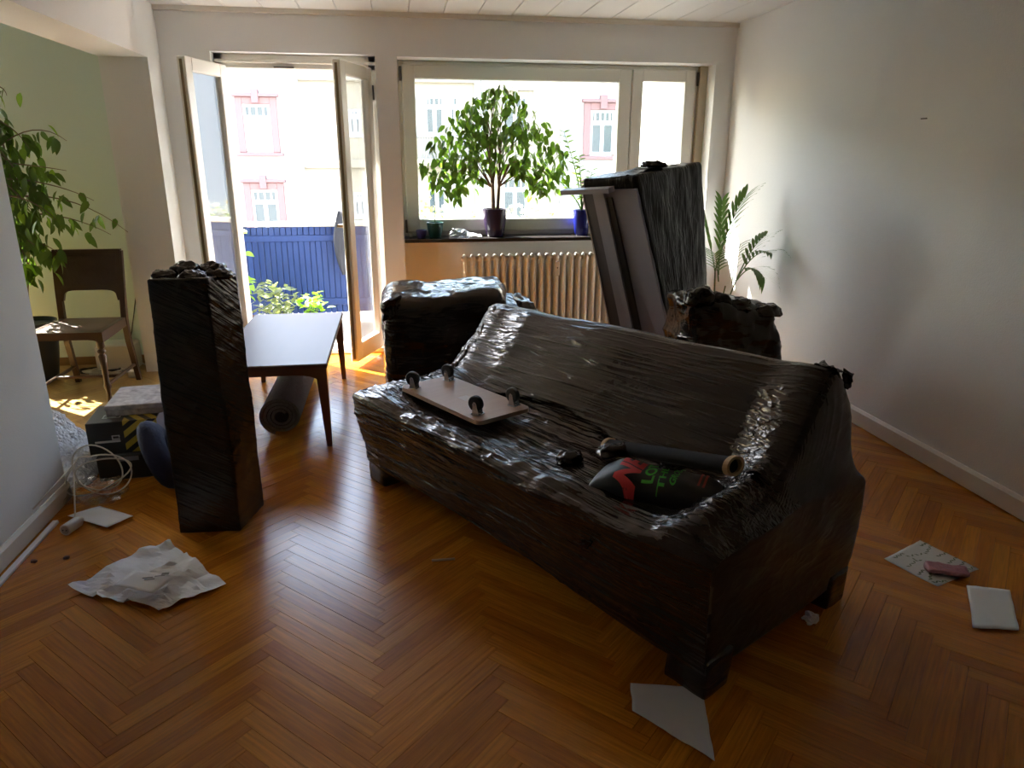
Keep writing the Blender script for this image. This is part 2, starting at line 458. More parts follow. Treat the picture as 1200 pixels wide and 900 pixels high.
for cx, cyy, sg in planks:
    poly = plank_poly(cx, cyy, sg)
    for (x0, x1, y0, y1, lst, main) in ((XL - 0.001, XR, YR, YB + 0.26, rest_main, True), (XLL, XL - 0.001, YR, YB + 0.1, rest_side, False)):
        q = clip_poly(poly, x0, x1, y0, y1)
        if len(q) < 3: continue
        if main and len(q) == 4 and x0 + 0.02 < cx - 0.2 and cx + 0.2 < x1 - 0.02 and cyy > 0.6 and cyy < 5.4:
            pp = [proj((*p, 0)) for p in poly]; c0 = proj((cx, cyy, 0))
            rel = np.array([cx, cyy]) - SOFA_A; us, vs_ = rel @ SU, rel @ SV
            hid = 0.1 < us < 1.9 and 0.12 < vs_ < 0.75
            if c0[2] > 0.2 and -30 < c0[0] < 1230 and c0[1] < 930 and not hid:
                ar = 0.5 * abs(sum(pp[i][0] * pp[(i + 1) % 4][1] - pp[(i + 1) % 4][0] * pp[i][1] for i in range(4)))
                cand.append((ar, cx, cyy, sg)); continue
        lst.append(q)
cand.sort(reverse=True)
for ar, cx, cyy, sg in cand[300:]: rest_main.append([np.array(p) for p in plank_poly(cx, cyy, sg)])
def plank_mesh_from(polys, name, m):
    V, F, UV = [], [], []
    for q in polys:
        n = len(q); b = len(V); dz = random.uniform(-0.0005, 0.0003)
        V += [(p[0], p[1], dz) for p in q] + [(p[0], p[1], -0.012) for p in q]
        F.append(tuple(range(b, b + n))); 
        for i in range(n): F.append((b + i, b + n + i, b + n + (i + 1) % n, b + (i + 1) % n))
    me = mesh(name, V, F, m)
    uvl = me.uv_layers.new(name='grain')
    # grain coordinates along each plank
    fi = 0; 
    for q in polys:
        e = q[1] - q[0]; L0 = np.linalg.norm(e)
        best = max(((q[(i + 1) % len(q)] - q[i]) for i in range(len(q))), key=lambda d: abs(abs(d[0]) - abs(d[1])) < 1e-3 and np.linalg.norm(d) or 0)
        d = best / (np.linalg.norm(best) + 1e-9); nn = np.array([-d[1], d[0]])
        for _ in range(1 + len(q)):
            for li in me.polygons[fi].loop_indices:
                co = me.vertices[me.loops[li].vertex_index].co; p = np.array([co[0], co[1]]) - q[0]
                uvl.data[li].uv = (p @ d, p @ nn)
            fi += 1
    return me
one = plank_mesh_from([[np.array(p) for p in ((-PL / 2 + .0006, -PW / 2 + .0006), (PL / 2 - .0006, -PW / 2 + .0006), (PL / 2 - .0006, PW / 2 - .0006), (-PL / 2 + .0006, PW / 2 - .0006))]], 'plank', M_floor)
for ar, cx, cyy, sg in cand[:300]:
    o = obj('plank', one, floor, (cx, cyy, random.uniform(-0.0005, 0.0004)), (0, 0, sg * PI / 4))
tag(obj('parquet_planks', plank_mesh_from(rest_main, 'parquet_planks', M_floor), floor), kind='stuff')
tag(obj('pale_parquet_planks', plank_mesh_from(rest_side, 'pale_parquet_planks', M_floor2), floor), kind='stuff')

# ------------------------------------------------------------------ ceiling with boards
ceiling = struct('ceiling', MB().box((XLL, YR, ZC + 0.012), (XR + 0.3, 6.0, ZC + 0.3)), M_ceil)
BWD = 0.245
board = MB().bbox((-BWD / 2 + 0.002, YR, ZC), (BWD / 2 - 0.002, YB + 0.02, ZC + 0.0125), 0.004)
bme = mesh('ceiling_board', board.v, board.f, M_ceil)
xb = XL - 0.02
while xb < XR:
    obj('ceiling_board', bme, ceiling, (xb + BWD / 2, 0, 0)); xb += BWD
o = MB().box((XLL, YR, ZC), (XL - DTH + 0.0, YB, ZC + 0.012)).build('side_ceiling', M_ceil, ceiling)

# ------------------------------------------------------------------ walls
WX0, WX1, WZ0, WZ1 = 0.07, 2.49, 0.87, 2.185       # window recess
DX0, DX1, DZ1 = -1.205, -0.085, 2.195               # door opening
SX0, SX1, SZ0, SZ1 = -4.35, -2.95, 0.35, 2.15       # side-room window
w = MB()
w.box((XL - DTH / 2, YB, 0), (DX0, 6.0, ZC)); w.box((DX1, YB, 0), (WX0, 6.0, ZC)); w.box((WX1, YB, 0), (XR + 0.3, 6.0, ZC))
w.box((DX0, YB, DZ1), (DX1, 6.0, ZC)); w.box((WX0, YB, WZ1), (WX1, 6.0, ZC))
wall_back = struct('wall_back', w, M_wallp)
o = MB().box((WX0, 5.935, 0.0), (WX1, 6.0, WZ0)).build('radiator_niche', M_niche, wall_back)
w = MB(); w.box((XLL, YB, 0), (SX0, 6.0, ZC)); w.box((SX1, YB, 0), (XL - DTH / 2 - 0.001, 6.0, ZC))
w.box((SX0, YB, 0), (SX1, 6.0, SZ0)); w.box((SX0, YB, SZ1), (SX1, 6.0, ZC))
struct('wall_green', w, M_green)
struct('wall_right', MB().box((XR, YR, 0), (XR + 0.3, YB, ZC)), M_wall)
w = MB(); w.box((XL - DTH, YR, 0), (XL, JAMB, BEAMZ)); w.box((XL - DTH, YR, BEAMZ), (XL, YB, ZC)); w.box((XL - DTH, PIER, 0), (XL, YB, BEAMZ))
wall_left = struct('wall_left', w, M_wall)
struct('wall_rear', MB().box((XLL - .3, YR - 0.3, -0.25), (XR + 0.3, YR, ZC + .3)), M_wallp)
struct('wall_side', MB().box((XLL - 0.3, YR, -0.25), (XLL, 6.0, ZC + 0.3)), M_green)
bb = MB().prism([(XR, 0.006), (XR - 0.018, 0.006), (XR - 0.018, 0.085), (XR - 0.008, 0.1), (XR, 0.1)], YR, YB, 1)
struct('baseboard_right', bb, M_trim)
bb = MB().prism([(XL, 0.006), (XL + 0.016, 0.006), (XL + 0.016, 0.07), (XL + 0.006, 0.085), (XL, 0.085)], YR, JAMB + 0.0, 1)
struct('baseboard_left', bb, M_trim)
struct('baseboard_green', MB().box((XLL, YB - 0.014, 0), (XL - DTH, YB, 0.06)), mat('base_wood', (0.30, 0.16, 0.05), 0.5))
struct('trim_1', MB().box((XL - 0.02, YB - 0.03, ZC - 0.03), (XR, YB, ZC)), M_trim)
struct('trim_2', MB().box((0.01, YB - 0.006, WZ1), (2.54, YB, WZ1 + 0.045)), M_wallp)
# nail mark on right wall
p = CP + ray(1083, 139) * (XR / ray(1083, 139)[0])
tag(MB().box((XR - 0.003, p[1] - 0.022, p[2] - 0.003), (XR, p[1] + 0.022, p[2] + 0.003)).build('wall_hook', M_metal),
    'tiny dark hook mark on the bare right wall', 'hook')

# ------------------------------------------------------------------ window
FY0, FY1 = 5.875, 5.945
def ring(mb, x0, x1, z0, z1, wd, y0, y1, wb=None):
    wb = wb or wd
    mb.bbox((x0, y0, z0), (x0 + wd, y1, z1), 0.006); mb.bbox((x1 - wd, y0, z0), (x1, y1, z1), 0.006)
    mb.bbox((x0 + wd - .004, y0, z1 - wd), (x1 - wd + .004, y1, z1), 0.006); mb.bbox((x0 + wd - .004, y0, z0), (x1 - wd + .004, y1, z0 + wb), 0.006)
    return mb
win = empty('window_1', (0, 0, 0), kind='structure')
ring(MB(), WX0, WX1 - 0.06, 0.90, WZ1, 0.05, FY0 + 0.01, FY1 + 0.01).bbox((1.85, FY0 + .01, 0.92), (1.91, FY1 + .01, 2.16), 0.004).build('window_frame', M_frame, win)
s1 = ring(MB(), WX0 + 0.03, 1.875, 0.935, 2.155, 0.098, FY0 - 0.012, FY1 - 0.012).build('sash', M_frame, win)
s2 = ring(MB(), 1.885, 2.405, 0.935, 2.155, 0.088, FY0 - 0.012, FY1 - 0.012).build('sash', M_frame, win)
MB().box((WX0 + 0.12, 5.905, 1.02), (1.785, 5.913, 2.065)).build('pane', M_glass, s1)
MB().box((1.965, 5.905, 1.02), (2.325, 5.913, 2.075)).build('pane', M_glass, s2)
MB().box((WX1 - 0.062, FY0 - .03, 0.90), (WX1 - 0.0, FY1, WZ1)).build('strap_casing', mat('strap_tan', (0.50, 0.44, 0.33), 0.6), win)
for hx, hz in ((WX0 + 0.022, 2.09), (WX0 + 0.022, 0.98), (2.415, 2.09)):
    MB().tube([(hx, FY0 - 0.02, hz - 0.05), (hx, FY0 - 0.02, hz + 0.05)], 0.009, 10).build('hinge', M_metal, win)
sill = MB().bbox((WX0 + .001, 5.655, 0.87), (WX1 - .001, 5.94, 0.90), 0.004)
MB().bbox((WX0 + .001, 5.652, 0.872), (WX1 - .001, 5.934, 0.90), 0.004).build('window_sill', M_sill, win)
SILL = 0.90
win2 = empty('window_2', (0, 0, 0), kind='structure')
ring(MB(), SX0, SX1, SZ0, SZ1, 0.08, FY0, FY1).bbox((-3.69, FY0, SZ0), (-3.61, FY1, SZ1)).build('window_frame', M_frame, win2)
MB().box((SX0 + .07, 5.905, SZ0 + .07), (-3.65, 5.912, SZ1 - .07)).build('pane', M_glass, win2)
MB().box((-3.65, 5.905, SZ0 + .07), (SX1 - .07, 5.912, SZ1 - .07)).build('pane', M_glass, win2)

# ------------------------------------------------------------------ balcony door
door = empty('door_1', (0, 0, 0), kind='structure')
f = MB(); f.bbox((DX0, 5.80, 0.0), (DX0 + 0.055, 5.87, DZ1), .004); f.bbox((DX1 - 0.055, 5.80, 0.0), (DX1, 5.87, DZ1), .004)
f.bbox((DX0, 5.80, 2.10), (DX1, 5.87, DZ1), .004); f.bbox((DX0, 5.78, 2.135), (DX1, 5.80, 2.155), .003)
f.build('door_frame', M_frame, door)
MB().bbox((DX0 - .0, 5.72, 0.0), (DX1 + .0, 5.99, 0.035), .006).build('threshold', mat('threshold', (0.75, 0.72, 0.66), 0.45), door)
MB().bbox((-0.80, 5.786, 2.105), (-0.66, 5.80, 2.113), .002).build('strike_plate', M_metal, door)
def leaf(hx, hy, fx, fy, hand):
    d = np.array([fx - hx, fy - hy]); Lw = np.linalg.norm(d); ang = math.atan2(d[1], d[0])
    z0, z1, st, th = 0.045, 2.115, 0.085, 0.055
    e = empty('leaf', (hx, hy, 0), ang); e.parent = door
    fr = MB(); fr.bbox((0, -th / 2, z0), (st, th / 2, z1), .005); fr.bbox((Lw - st, -th / 2, z0), (Lw, th / 2, z1), .005)
    fr.bbox((st - .003, -th / 2, z1 - st), (Lw - st + .003, th / 2, z1), .005); fr.bbox((st - .003, -th / 2, z0), (Lw - st + .003, th / 2, z0 + 0.13), .005)
    fr.build('leaf_frame', M_frame, e)
    MB().box((st - .01, -0.004, z0 + .12), (Lw - st + .01, 0.004, z1 - st + .01)).build('pane', M_leafglass, e)
    MB().box((Lw, -0.009, z0 + .02), (Lw + 0.003, 0.009, z1 - .02)).build('lock_rail', mat('lock_rail', (0.20, 0.15, 0.08), 0.4, metal=0.6), e)
    for zz in (0.25, 1.95): MB().tube([(-0.008, hand * th / 2, zz - .05), (-0.008, hand * th / 2, zz + .05)], 0.008, 10).build('hinge', M_metal, e)
    return e, Lw
lf, lw_ = leaf(-1.150, 5.79, -1.300, 5.285, -1)
rf, lw_ = leaf(-0.140, 5.79, -0.335, 5.305, 1)
hd = MB(); hd.tube([(lw_ - .045, -.03, 1.03), (lw_ - .045, -.085, 1.03), (lw_ - .17, -.09, 1.03)], 0.011, 10)
hd.tube([(lw_ - .045, -.031, 0.96), (lw_ - .045, -.031, 1.10)], 0.014, 10)
hd.build('door_handle', mat('handle_brass', (0.42, 0.34, 0.22), 0.35, metal=0.7), rf)

# ================================================================== OUTSIDE
M_ext = mat('own_facade', (0.55, 0.53, 0.48), 0.9)
w = MB(); w.box((-14, 6.0, ZC + 0.3), (14, 6.25, 22)); w.box((-14, 6.0, -9), (14, 6.25, -0.3)); w.box((XR + 0.05, 6.0, -0.3), (14, 6.25, ZC + 0.3))
w.box((-14, 6.0, -0.3), (XLL - .3, 6.25, ZC + 0.3))
struct('wall_outside', w, M_ext)
struct('balcony_floor', MB().box((-2.6, 6.0, -0.22), (2.75, 7.75, -0.03)), mat('balcony_tile', (0.36, 0.34, 0.31), 0.7, noise=(30, .15)))
struct('balcony_ceiling_shade', MB().box((-2.9, 6.0, 2.50), (1.7, 6.58, 2.68)).box((1.7, 6.0, 2.50), (2.75, 7.30, 2.68)), mat('slab', (0.6, 0.58, 0.54), 0.9))  # unseen slab overhead; deeper right end added to shade the balcony side wall
struct('wall_balcony', MB().box((2.50, 6.0, -0.03), (2.75, 7.75, 2.50)), mat('balcony_plaster', (0.50, 0.48, 0.42), 0.9, bump=(100, .2, .003)))
struct('street', MB().box((-40, 6.3, -9.2), (40, 29, -9.0)), mat('asphalt', (0.22, 0.215, 0.21), 0.9, noise=(3, .2)))

M_blue = mat('blue_paint', (0.005, 0.027, 0.13), 0.5, noise=(8, .25, (6, 6, 1)))
rail = empty('balcony_railing', (0, 7.1, 0), label='blue painted board railing along the balcony', cat='railing')
bw_ = 0.052
bm_ = MB().bbox((-bw_ / 2 + .0025, -.01, 0.06), (bw_ / 2 - .0025, .01, 0.875), .003); bme = mesh('railing_board', bm_.v, bm_.f, M_blue)
xx = -1.42
while xx < 2.44:
    obj('railing_board', bme, rail, (xx + bw_ / 2, random.uniform(-.002, .002), 0)); xx += bw_
MB().bbox((-1.43, -.035, 0.745), (2.49, -.0105, 0.80), .004).build('upper_rail', M_blue, rail)
MB().bbox((-1.43, -.035, 0.14), (2.49, -.0105, 0.20), .004).build('lower_rail', M_blue, rail)
MB().bbox((-1.45, -.05, 0.885), (2.49, .05, 0.925), .008).build('handrail', mat('handrail_white', (0.52, 0.51, 0.48), 0.5), rail)
for px_ in (-1.40, -0.1, 1.2, 2.43): MB().bbox((px_, .012, -0.03), (px_ + .05, .055, 0.885), .004).build('post', M_blue, rail)
MB().box((-1.42, .0125, .06), (2.49, .02, .875)).build('backing_panel', M_blue, rail)
rail2 = empty('balcony_railing', (-1.44, 6.55, 0), PI / 2, label='short blue board railing closing the left end of the balcony', cat='railing')
xx = -.5
while xx < .42: obj('railing_board', bme, rail2, (xx + bw_ / 2, 0, 0)); xx += bw_
MB().bbox((-.5, -.05, 0.885), (.48, .05, 0.925), .008).build('handrail', MATS['handrail_white'], rail2)

# opposite houses ------------------------------------------------------------
FY = 28.0
def FP(px, py): p = ony(px, py, FY); return p[0], p[2]
M_fw = mat('facade_white', (0.42, 0.42, 0.425), 0.9)
M_fc = mat('facade_cream', (0.36, 0.325, 0.265), 0.9, noise=(0.8, .12))
M_pink = mat('sandstone_pink', (0.24, 0.145, 0.148), 0.9)
M_wwhite = mat('facade_window_white', (0.50, 0.50, 0.51), 0.5)
M_wpane = mat('facade_window_pane', (0.06, 0.085, 0.10), 0.08)
M_curt = mat('facade_curtain', (0.26, 0.29, 0.30), 0.6)
def facade_window(parent, x0, x1, z0, z1, msur, sw, curtain=False, transoms=4, cap=True):
    """outer opening x0..x1, z0..z1 (glazing); surround of width sw"""
    g = MB(); y = FY
    if sw > 0:
        g.bbox((x0 - sw, y - .10, z0 - sw * .25), (x0, y, z1 + sw), .02); g.bbox((x1, y - .10, z0 - sw * .25), (x1 + sw, y, z1 + sw), .02)
        g.bbox((x0 - .01, y - .10, z1), (x1 + .01, y, z1 + sw), .02)
        g.bbox((x0 - sw * 1.4, y - .18, z0 - sw * .75), (x1 + sw * 1.4, y, z0 - sw * .25), .02)
        if cap:
            g.bbox((x0 - sw * 1.35, y - .20, z1 + sw), (x1 + sw * 1.35, y, z1 + sw * 1.45), .02)
            xm = (x0 + x1) / 2; g.bbox((xm - sw * .5, y - .22, z1 + sw * .1), (xm + sw * .5, y, z1 + sw * 2.0), .02)
        su = g.build('window', msur, parent)
    else:
        su = MB().bbox((x0 - .06, y - .06, z0 - .1), (x1 + .06, y - .001, z0), .01).build('window', M_wwhite, parent)
    b = MB(); t = .09; yb = y - .05; zt = z0 + (z1 - z0) * .70
    e = .0; xm = (x0 + x1) / 2; ys = y - .001
    b.box((x0, yb, z0), (x0 + t, ys, z1)); b.box((x1 - t, yb, z0), (x1, ys, z1))
    for za, zb_ in ((z1 - t, z1), (z0, z0 + t), (zt - .06, zt + .1)): b.box((x0 + t, yb, za), (x1 - t, ys, zb_))
    b.box((xm - .07, yb, z0 + t), (xm + .07, ys, zt - .06))
    for i in range(1, transoms): xx_ = x0 + (x1 - x0) * i / transoms; b.box((xx_ - .03, yb, zt + .1), (xx_ + .03, ys, z1 - t))
    b.build('sash', M_wwhite, su)
    mp_ = M_curt if curtain else M_wpane
    MB().box((x0 + t * .5, y - .03, z0 + t * .5), (xm, y - .002, zt)).build('pane', mp_, su)
    MB().box((xm, y - .03, z0 + t * .5), (x1 - t * .5, y - .002, zt)).build('pane', mp_, su)
    MB().box((x0 + t * .5, y - .03, zt), (x1 - t * .5, y - .002, z1 - t * .5)).build('pane', M_wpane, su)
    return su
xa1 = FP(354, 180)[0]; xb1 = FP(657, 180)[0]; ZT = 6.6
hA = empty('opposite_house', (0, 0, 0), label='white house across the street with pink stone window surrounds, seen through the balcony door', cat='house')
MB().box((-24, FY, -9), (xa1, FY + 3, ZT)).build('house_wall', M_fw, hA)
x0, z1 = FP(284, 122); x1, z0 = FP(321, 177)
wA = x1 - x0; hAz = z1 - z0; pitch_z = z1 - FP(292, 222)[1]
for c_ in range(-3, 1):
    for r_ in range(-2, 2):
        dx = c_ * 3.0; dz = r_ * pitch_z
        if z1 + dz > ZT - .6: continue
        facade_window(hA, x0 + dx, x1 + dx, z0 + dz, z1 + dz, M_pink, 0.24, curtain=(r_ == 0))
hB = empty('opposite_house', (0, 0, 0), label='cream stone house across the street with a balcony, seen behind the ficus', cat='house')
MB().box((xa1, FY, -9), (xb1, FY + 3, ZT)).build('house_wall', M_fc, hB)
def rect(px0, py0, px1, py1): a = FP(px0, py0); b = FP(px1, py1); return a[0], b[0], b[1], a[1]
for R_ in ((497, 112, 521, 158), (526, 112, 541, 158), (476, 112, 491, 158), (588, 112, 618, 166), (408, 128, 424, 158)):
    xA, xB, zA, zB = rect(*R_)
    for r_ in (-2, -1, 0, 1):
        if zB + r_ * pitch_z > ZT - .4: continue
        facade_window(hB, xA, xB, zA + r_ * pitch_z, zB + r_ * pitch_z, MATS['facade_cream'], 0.16 if R_[0] > 550 else 0.0, curtain=False, transoms=4 if R_[0] != 526 else 3, cap=R_[0] > 550)
for px_ in (560, 568):   # pilaster strips
    xp = FP(px_, 180)[0]; MB().bbox((xp - .12, FY - .12, -9), (xp + .12, FY, ZT), .02).build('pilaster', M_fw, hB)
xA, xB, zA, zB = rect(480, 158, 546, 186)
bal = MB().bbox((xA, FY - 1.0, zA - .25), (xB, FY, zA), .03).build('balcony', MATS['facade_cream'], hB)
g = MB()
nb = 22
for i in range(nb + 1):
    xx = xA + (xB - xA) * i / nb; g.box((xx - .02, FY - .97, zA), (xx + .02, FY - .93, zB - .08))
g.box((xA, FY - 1.0, zB - .1), (xB, FY - .9, zB)); g.build('balcony_rail', mat('iron_grey', (0.20, 0.20, 0.22), .6), bal)
for zz in (pitch_z * -0.52, pitch_z * 0.5):
    MB().bbox((xa1, FY - .2, 2.6 + zz), (FP(556, 100)[0], FY, 2.9 + zz), .03).build('cornice', MATS['facade_cream'], hB)
hC = empty('opposite_house', (0, 0, 0), label='white house across the street beyond the second drainpipe, with a dusky pink window', cat='house')
MB().box((xb1, FY, -9), (24, FY + 3, ZT)).build('house_wall', M_fw, hC)
xA, xB, zA, zB = rect(692, 129, 718, 181)
for c_ in range(0, 3):
    for r_ in (-2, -1, 0, 1):
        if zB + r_ * pitch_z > ZT - .6: continue
        facade_window(hC, xA + c_ * 3.2, xB + c_ * 3.2, zA + r_ * pitch_z, zB + r_ * pitch_z, M_pink, 0.26, transoms=5)
M_pipe = mat('zinc_pipe', (0.30, 0.31, 0.33), 0.5, metal=0.3)
tag(MB().tube([(xa1, FY - .28, -9), (xa1, FY - .28, ZT)], 0.075, 10).build('drainpipe', M_pipe), 'zinc drainpipe between the white house and the cream house, seen through the balcony door', 'drainpipe')
tag(MB().tube([(xb1, FY - .28, -9), (xb1, FY - .28, ZT)], 0.075, 10).build('drainpipe', M_pipe), 'zinc drainpipe beside the pink-framed window, seen through the large window', 'drainpipe')

# ================================================================== OBJECTS
# ------------------------------------------------------------------ wrapped sofa
SROT = math.atan2(0.503, 0.864)
sofa = empty('wrapped_sofa', (SOFA_A[0], SOFA_A[1], 0), SROT, 'long sofa wrapped all over in black stretch film with a roller board lying on it', 'sofa')
SL = 1.952
# cross-sections (v, z) from front bottom over the seat and backrest to rear bottom
SEC = {
    -0.02: [(.02, .07), (.01, .25), (.01, .425), (.05, .45), (.18, .465), (.36, .475), (.46, .485), (.55, .492), (.64, .495), (.72, .49), (.78, .485), (.83, .475), (.885, .44), (.875, .25), (.855, .07)],
    0.045: [(.02, .07), (.01, .25), (.005, .43), (.05, .47), (.18, .50), (.37, .515), (.455, .575), (.52, .67), (.59, .775), (.665, .85), (.725, .828), (.755, .60), (.87, .45), (.865, .25), (.845, .07)],
    0.10: [(.02, .07), (.005, .25), (.0, .43), (.05, .49), (.18, .535), (.38, .56), (.46, .60), (.52, .68), (.59, .78), (.66, .855), (.73, .825), (.76, .60), (.86, .45), (.85, .25), (.835, .07)],
    0.30: [(.02, .07), (.0, .25), (-.02, .425), (.04, .455), (.16, .45), (.38, .435), (.47, .475), (.55, .62), (.62, .75), (.69, .835), (.76, .80), (.79, .60), (.83, .45), (.83, .25), (.815, .07)],
    0.90: [(.03, .07), (.01, .25), (-.025, .42), (.03, .455), (.14, .448), (.37, .43), (.47, .46), (.57, .61), (.65, .75), (.72, .815), (.79, .79), (.81, .60), (.82, .45), (.82, .25), (.815, .07)],
    1.55: [(.03, .07), (.0, .25), (-.035, .425), (.03, .46), (.14, .45), (.37, .43), (.48, .455), (.59, .60), (.69, .735), (.75, .785), (.81, .76), (.825, .60), (.82, .45), (.82, .25), (.815, .07)],
    1.82: [(.02, .07), (-.01, .25), (-.045, .43), (.02, .475), (.14, .49), (.37, .485), (.50, .49), (.63, .60), (.73, .73), (.78, .775), (.825, .75), (.83, .60), (.82, .45), (.82, .25), (.815, .07)],
    1.975: [(.02, .07), (-.01, .25), (-.045, .43), (.01, .46), (.14, .465), (.37, .46), (.51, .466), (.655, .61), (.76, .74), (.80, .765), (.835, .74), (.84, .60), (.83, .45), (.82, .25), (.815, .07)],
}
SK = sorted(SEC)
def sofa_ctrl(u):
    u = min(max(u, SK[0]), SK[-1])
    for a, b in zip(SK, SK[1:]):
        if u <= b:
            t = (u - a) / (b - a); t = t * t * (3 - 2 * t)
            return np.array(SEC[a]) * (1 - t) + np.array(SEC[b]) * t
def resample(P, n):
    # Catmull-Rom then arc length resample
    Q = []
    E_ = np.vstack([2 * P[0] - P[1], P, 2 * P[-1] - P[-2]])
    for i in range(1, len(E_) - 2):
        for t in np.linspace(0, 1, 14, endpoint=False):
            p0, p1, p2, p3 = E_[i - 1], E_[i], E_[i + 1], E_[i + 2]
            c = 0.5 * (2 * p1 + (p2 - p0) * t * .8 + (2 * p0 - 5 * p1 + 4 * p2 - p3) * t * t * .8 + (3 * p1 - p0 - 3 * p2 + p3) * t ** 3 * .8 + (p1 - p2) * 0)
            c = (1 - t) * p1 + t * p2 + 0.6 * (c - ((1 - t) * p1 + t * p2))
            Q.append(c)
    Q.append(P[-1]); Q = np.array(Q)
    s = np.r_[0, np.cumsum(np.linalg.norm(np.diff(Q, axis=0), axis=1))]
    w = np.linspace(0, s[-1], n)
    return np.c_[np.interp(w, s, Q[:, 0]), np.interp(w, s, Q[:, 1])]
NS, NU = 300, 300
us = np.linspace(SK[0], SK[-1], NU)
RING = [resample(sofa_ctrl(u), NS) for u in us]
V = []; F = []
for u, Rg in zip(us, RING):
    for v_, z_ in Rg: V.append((v_, u, z_))
for i in range(NU - 1):
    for j in range(NS - 1):
        F.append((i * NS + j, i * NS + j + 1, (i + 1) * NS + j + 1, (i + 1) * NS + j))
    F.append((i * NS + NS - 1, i * NS, (i + 1) * NS, (i + 1) * NS + NS - 1))
def cap(ri, u, flip):
    Rg = RING[ri]; c = np.array([.46, .26]); base = ri * NS; prev = [base + j for j in range(NS)]
    for k in range(1, 16):
        f_ = 1 - k / 16
        cur = []
        for j in range(NS):
            p = c + (Rg[j] - c) * f_; cur.append(len(V)); V.append((p[0], u, p[1]))
        for j in range(NS):
            j2 = (j + 1) % NS; q = (prev[j], prev[j2], cur[j2], cur[j]); F.append(q[::-1] if flip else q)
        prev = cur
    cc = len(V); V.append((c[0], u, c[1]))
    for j in range(NS):
        q = (prev[j], prev[(j + 1) % NS], cc); F.append(q[::-1] if flip else q)
cap(0, us[0], True); cap(NU - 1, us[-1], False)
V = smooth_mesh(V, F, 3)
F = [tuple(f)[::-1] for f in F]
NRM = vnormals(V, F)
ctr = V.mean(axis=0)
if np.mean(np.einsum('ij,ij->i', NRM, V - ctr)) < 0:
    F = [f[::-1] for f in F]; NRM = -NRM
v_, u_, z_ = V[:, 0], V[:, 1], V[:, 2]
front = np.clip((0.12 - v_) / 0.12, 0, 1); endm = np.clip((0.06 - u_) / 0.06, 0, 1)
# streaks running along the sofa, shearing downwards on the front
sh = z_ * 1.0 + v_ * 0.9 + 0.16 * u_ * front
d1 = (ridge(np.c_[u_ * .6, sh * 15, v_ * 2], 1) + .8 * ridge(np.c_[u_ * .8, sh * 36 + 3, v_ * 2], 1) + .3 * ridge(np.c_[u_ * 1.2 + 7, sh * 60, v_ * 2], 1)) * (1 - endm)
d2 = ridge(np.c_[u_ * 3.0, z_ * 7 + v_ * 5, v_ * 6], 1)
d3 = fbm(np.c_[u_ * 3, v_ * 4, z_ * 4], 3)
wr = np.clip((v_ - 0.5) / 0.1, 0, 1)
disp = 0.006 * d1 * (1 - .35 * wr) + 0.004 * d2 + 0.009 * d3 - 0.006
seatm = np.exp(-((z_ - .45) / .08) ** 2) * np.clip(NRM[:, 2], 0, 1)
disp += seatm * 0.006 * fbm(np.c_[u_ * 12, v_ * 16, z_ * 4], 2)
V = V + NRM * disp[:, None]
V[:, 2] = np.maximum(V[:, 2], 0.06)
body = obj('film_wrap', mesh('film_wrap', V, F, M_film, True), sofa)
body.data.materials.append(M_film_end)
for pl_ in body.data.polygons:
    if pl_.normal.y < -.8: pl_.material_index = 1
SOFA_V = V
def seat_z(v0, u0):
    d = (SOFA_V[:, 0] - v0) ** 2 + (SOFA_V[:, 1] - u0) ** 2
    k = np.where(d < 0.03 ** 2)[0]
    return SOFA_V[k, 2].max() if len(k) else 0.45
for fv, fu in ((.085, .055), (.085, SL - .065), (.775, .055), (.76, SL - .08)):
    n0 = 8
    Vf, Ff, Q = rounded_hex([(fv - .065, fu - .075, 0), (fv + .055, fu - .075, 0), (fv + .055, fu + .075, 0), (fv - .065, fu + .075, 0),
                             (fv - .06, fu - .075, .13), (fv + .07, fu - .075, .13), (fv + .07, fu + .075, .13), (fv - .06, fu + .075, .13)], (n0, n0, n0), (.12, .12, .12))
    Vf = Vf + vnormals(Vf, Ff) * (0.004 * fbm(Vf * 14, 2))[:, None]; Vf[:, 2] = np.maximum(Vf[:, 2], 0)
    obj('foot', mesh('foot', Vf, Ff, M_film2, True), sofa)
# sheet of film stretched over the backrest, its lower edge running at a slant
V = []; F = []; nu, ns = 150, 40
for i in range(nu):
    u = 0.055 + (SL - 0.065) * i / (nu - 1)
    Rg = resample(sofa_ctrl(u), 400); zt = Rg[:, 1].argmax()
    low = .475 - .015 * (u / SL) + .05 * math.exp(-((u - .1) / .25) ** 2) + .02 * math.sin(u * 7)
    seg = [k for k in range(150, zt) if Rg[k, 1] > low and Rg[k, 0] > .38]
    k0 = seg[0] if seg else zt - 60
    idx_ = np.linspace(k0, zt + 28, ns)
    for j, t in enumerate(idx_):
        p = np.array([np.interp(t, range(400), Rg[:, 0]), np.interp(t, range(400), Rg[:, 1])])
        a = Rg[min(int(t) + 2, 399)] - Rg[int(t) - 2]; nrm = np.array([-a[1], a[0]]) / np.linalg.norm(a)
        e = 0.016 - .012 * (j / ns) + 0.006 * math.exp(-j / 3.0)
        P3 = np.array([[u * .5, j * .36 + u * .9, 3.3]])
        e += 0.006 * float(ridge(P3, 2)[0]) - .002
        V.append((p[0] + nrm[0] * e, u, p[1] + nrm[1] * e))
for i in range(nu - 1):
    for j in range(ns - 1): F.append((i * ns + j, i * ns + j + 1, (i + 1) * ns + j + 1, (i + 1) * ns + j))
sheet = obj('film_sheet', mesh('film_sheet', V, F, M_film, True), sofa)
sm = sheet.modifiers.new('th', 'SOLIDIFY'); sm.thickness = 0.003; sm.offset = 0
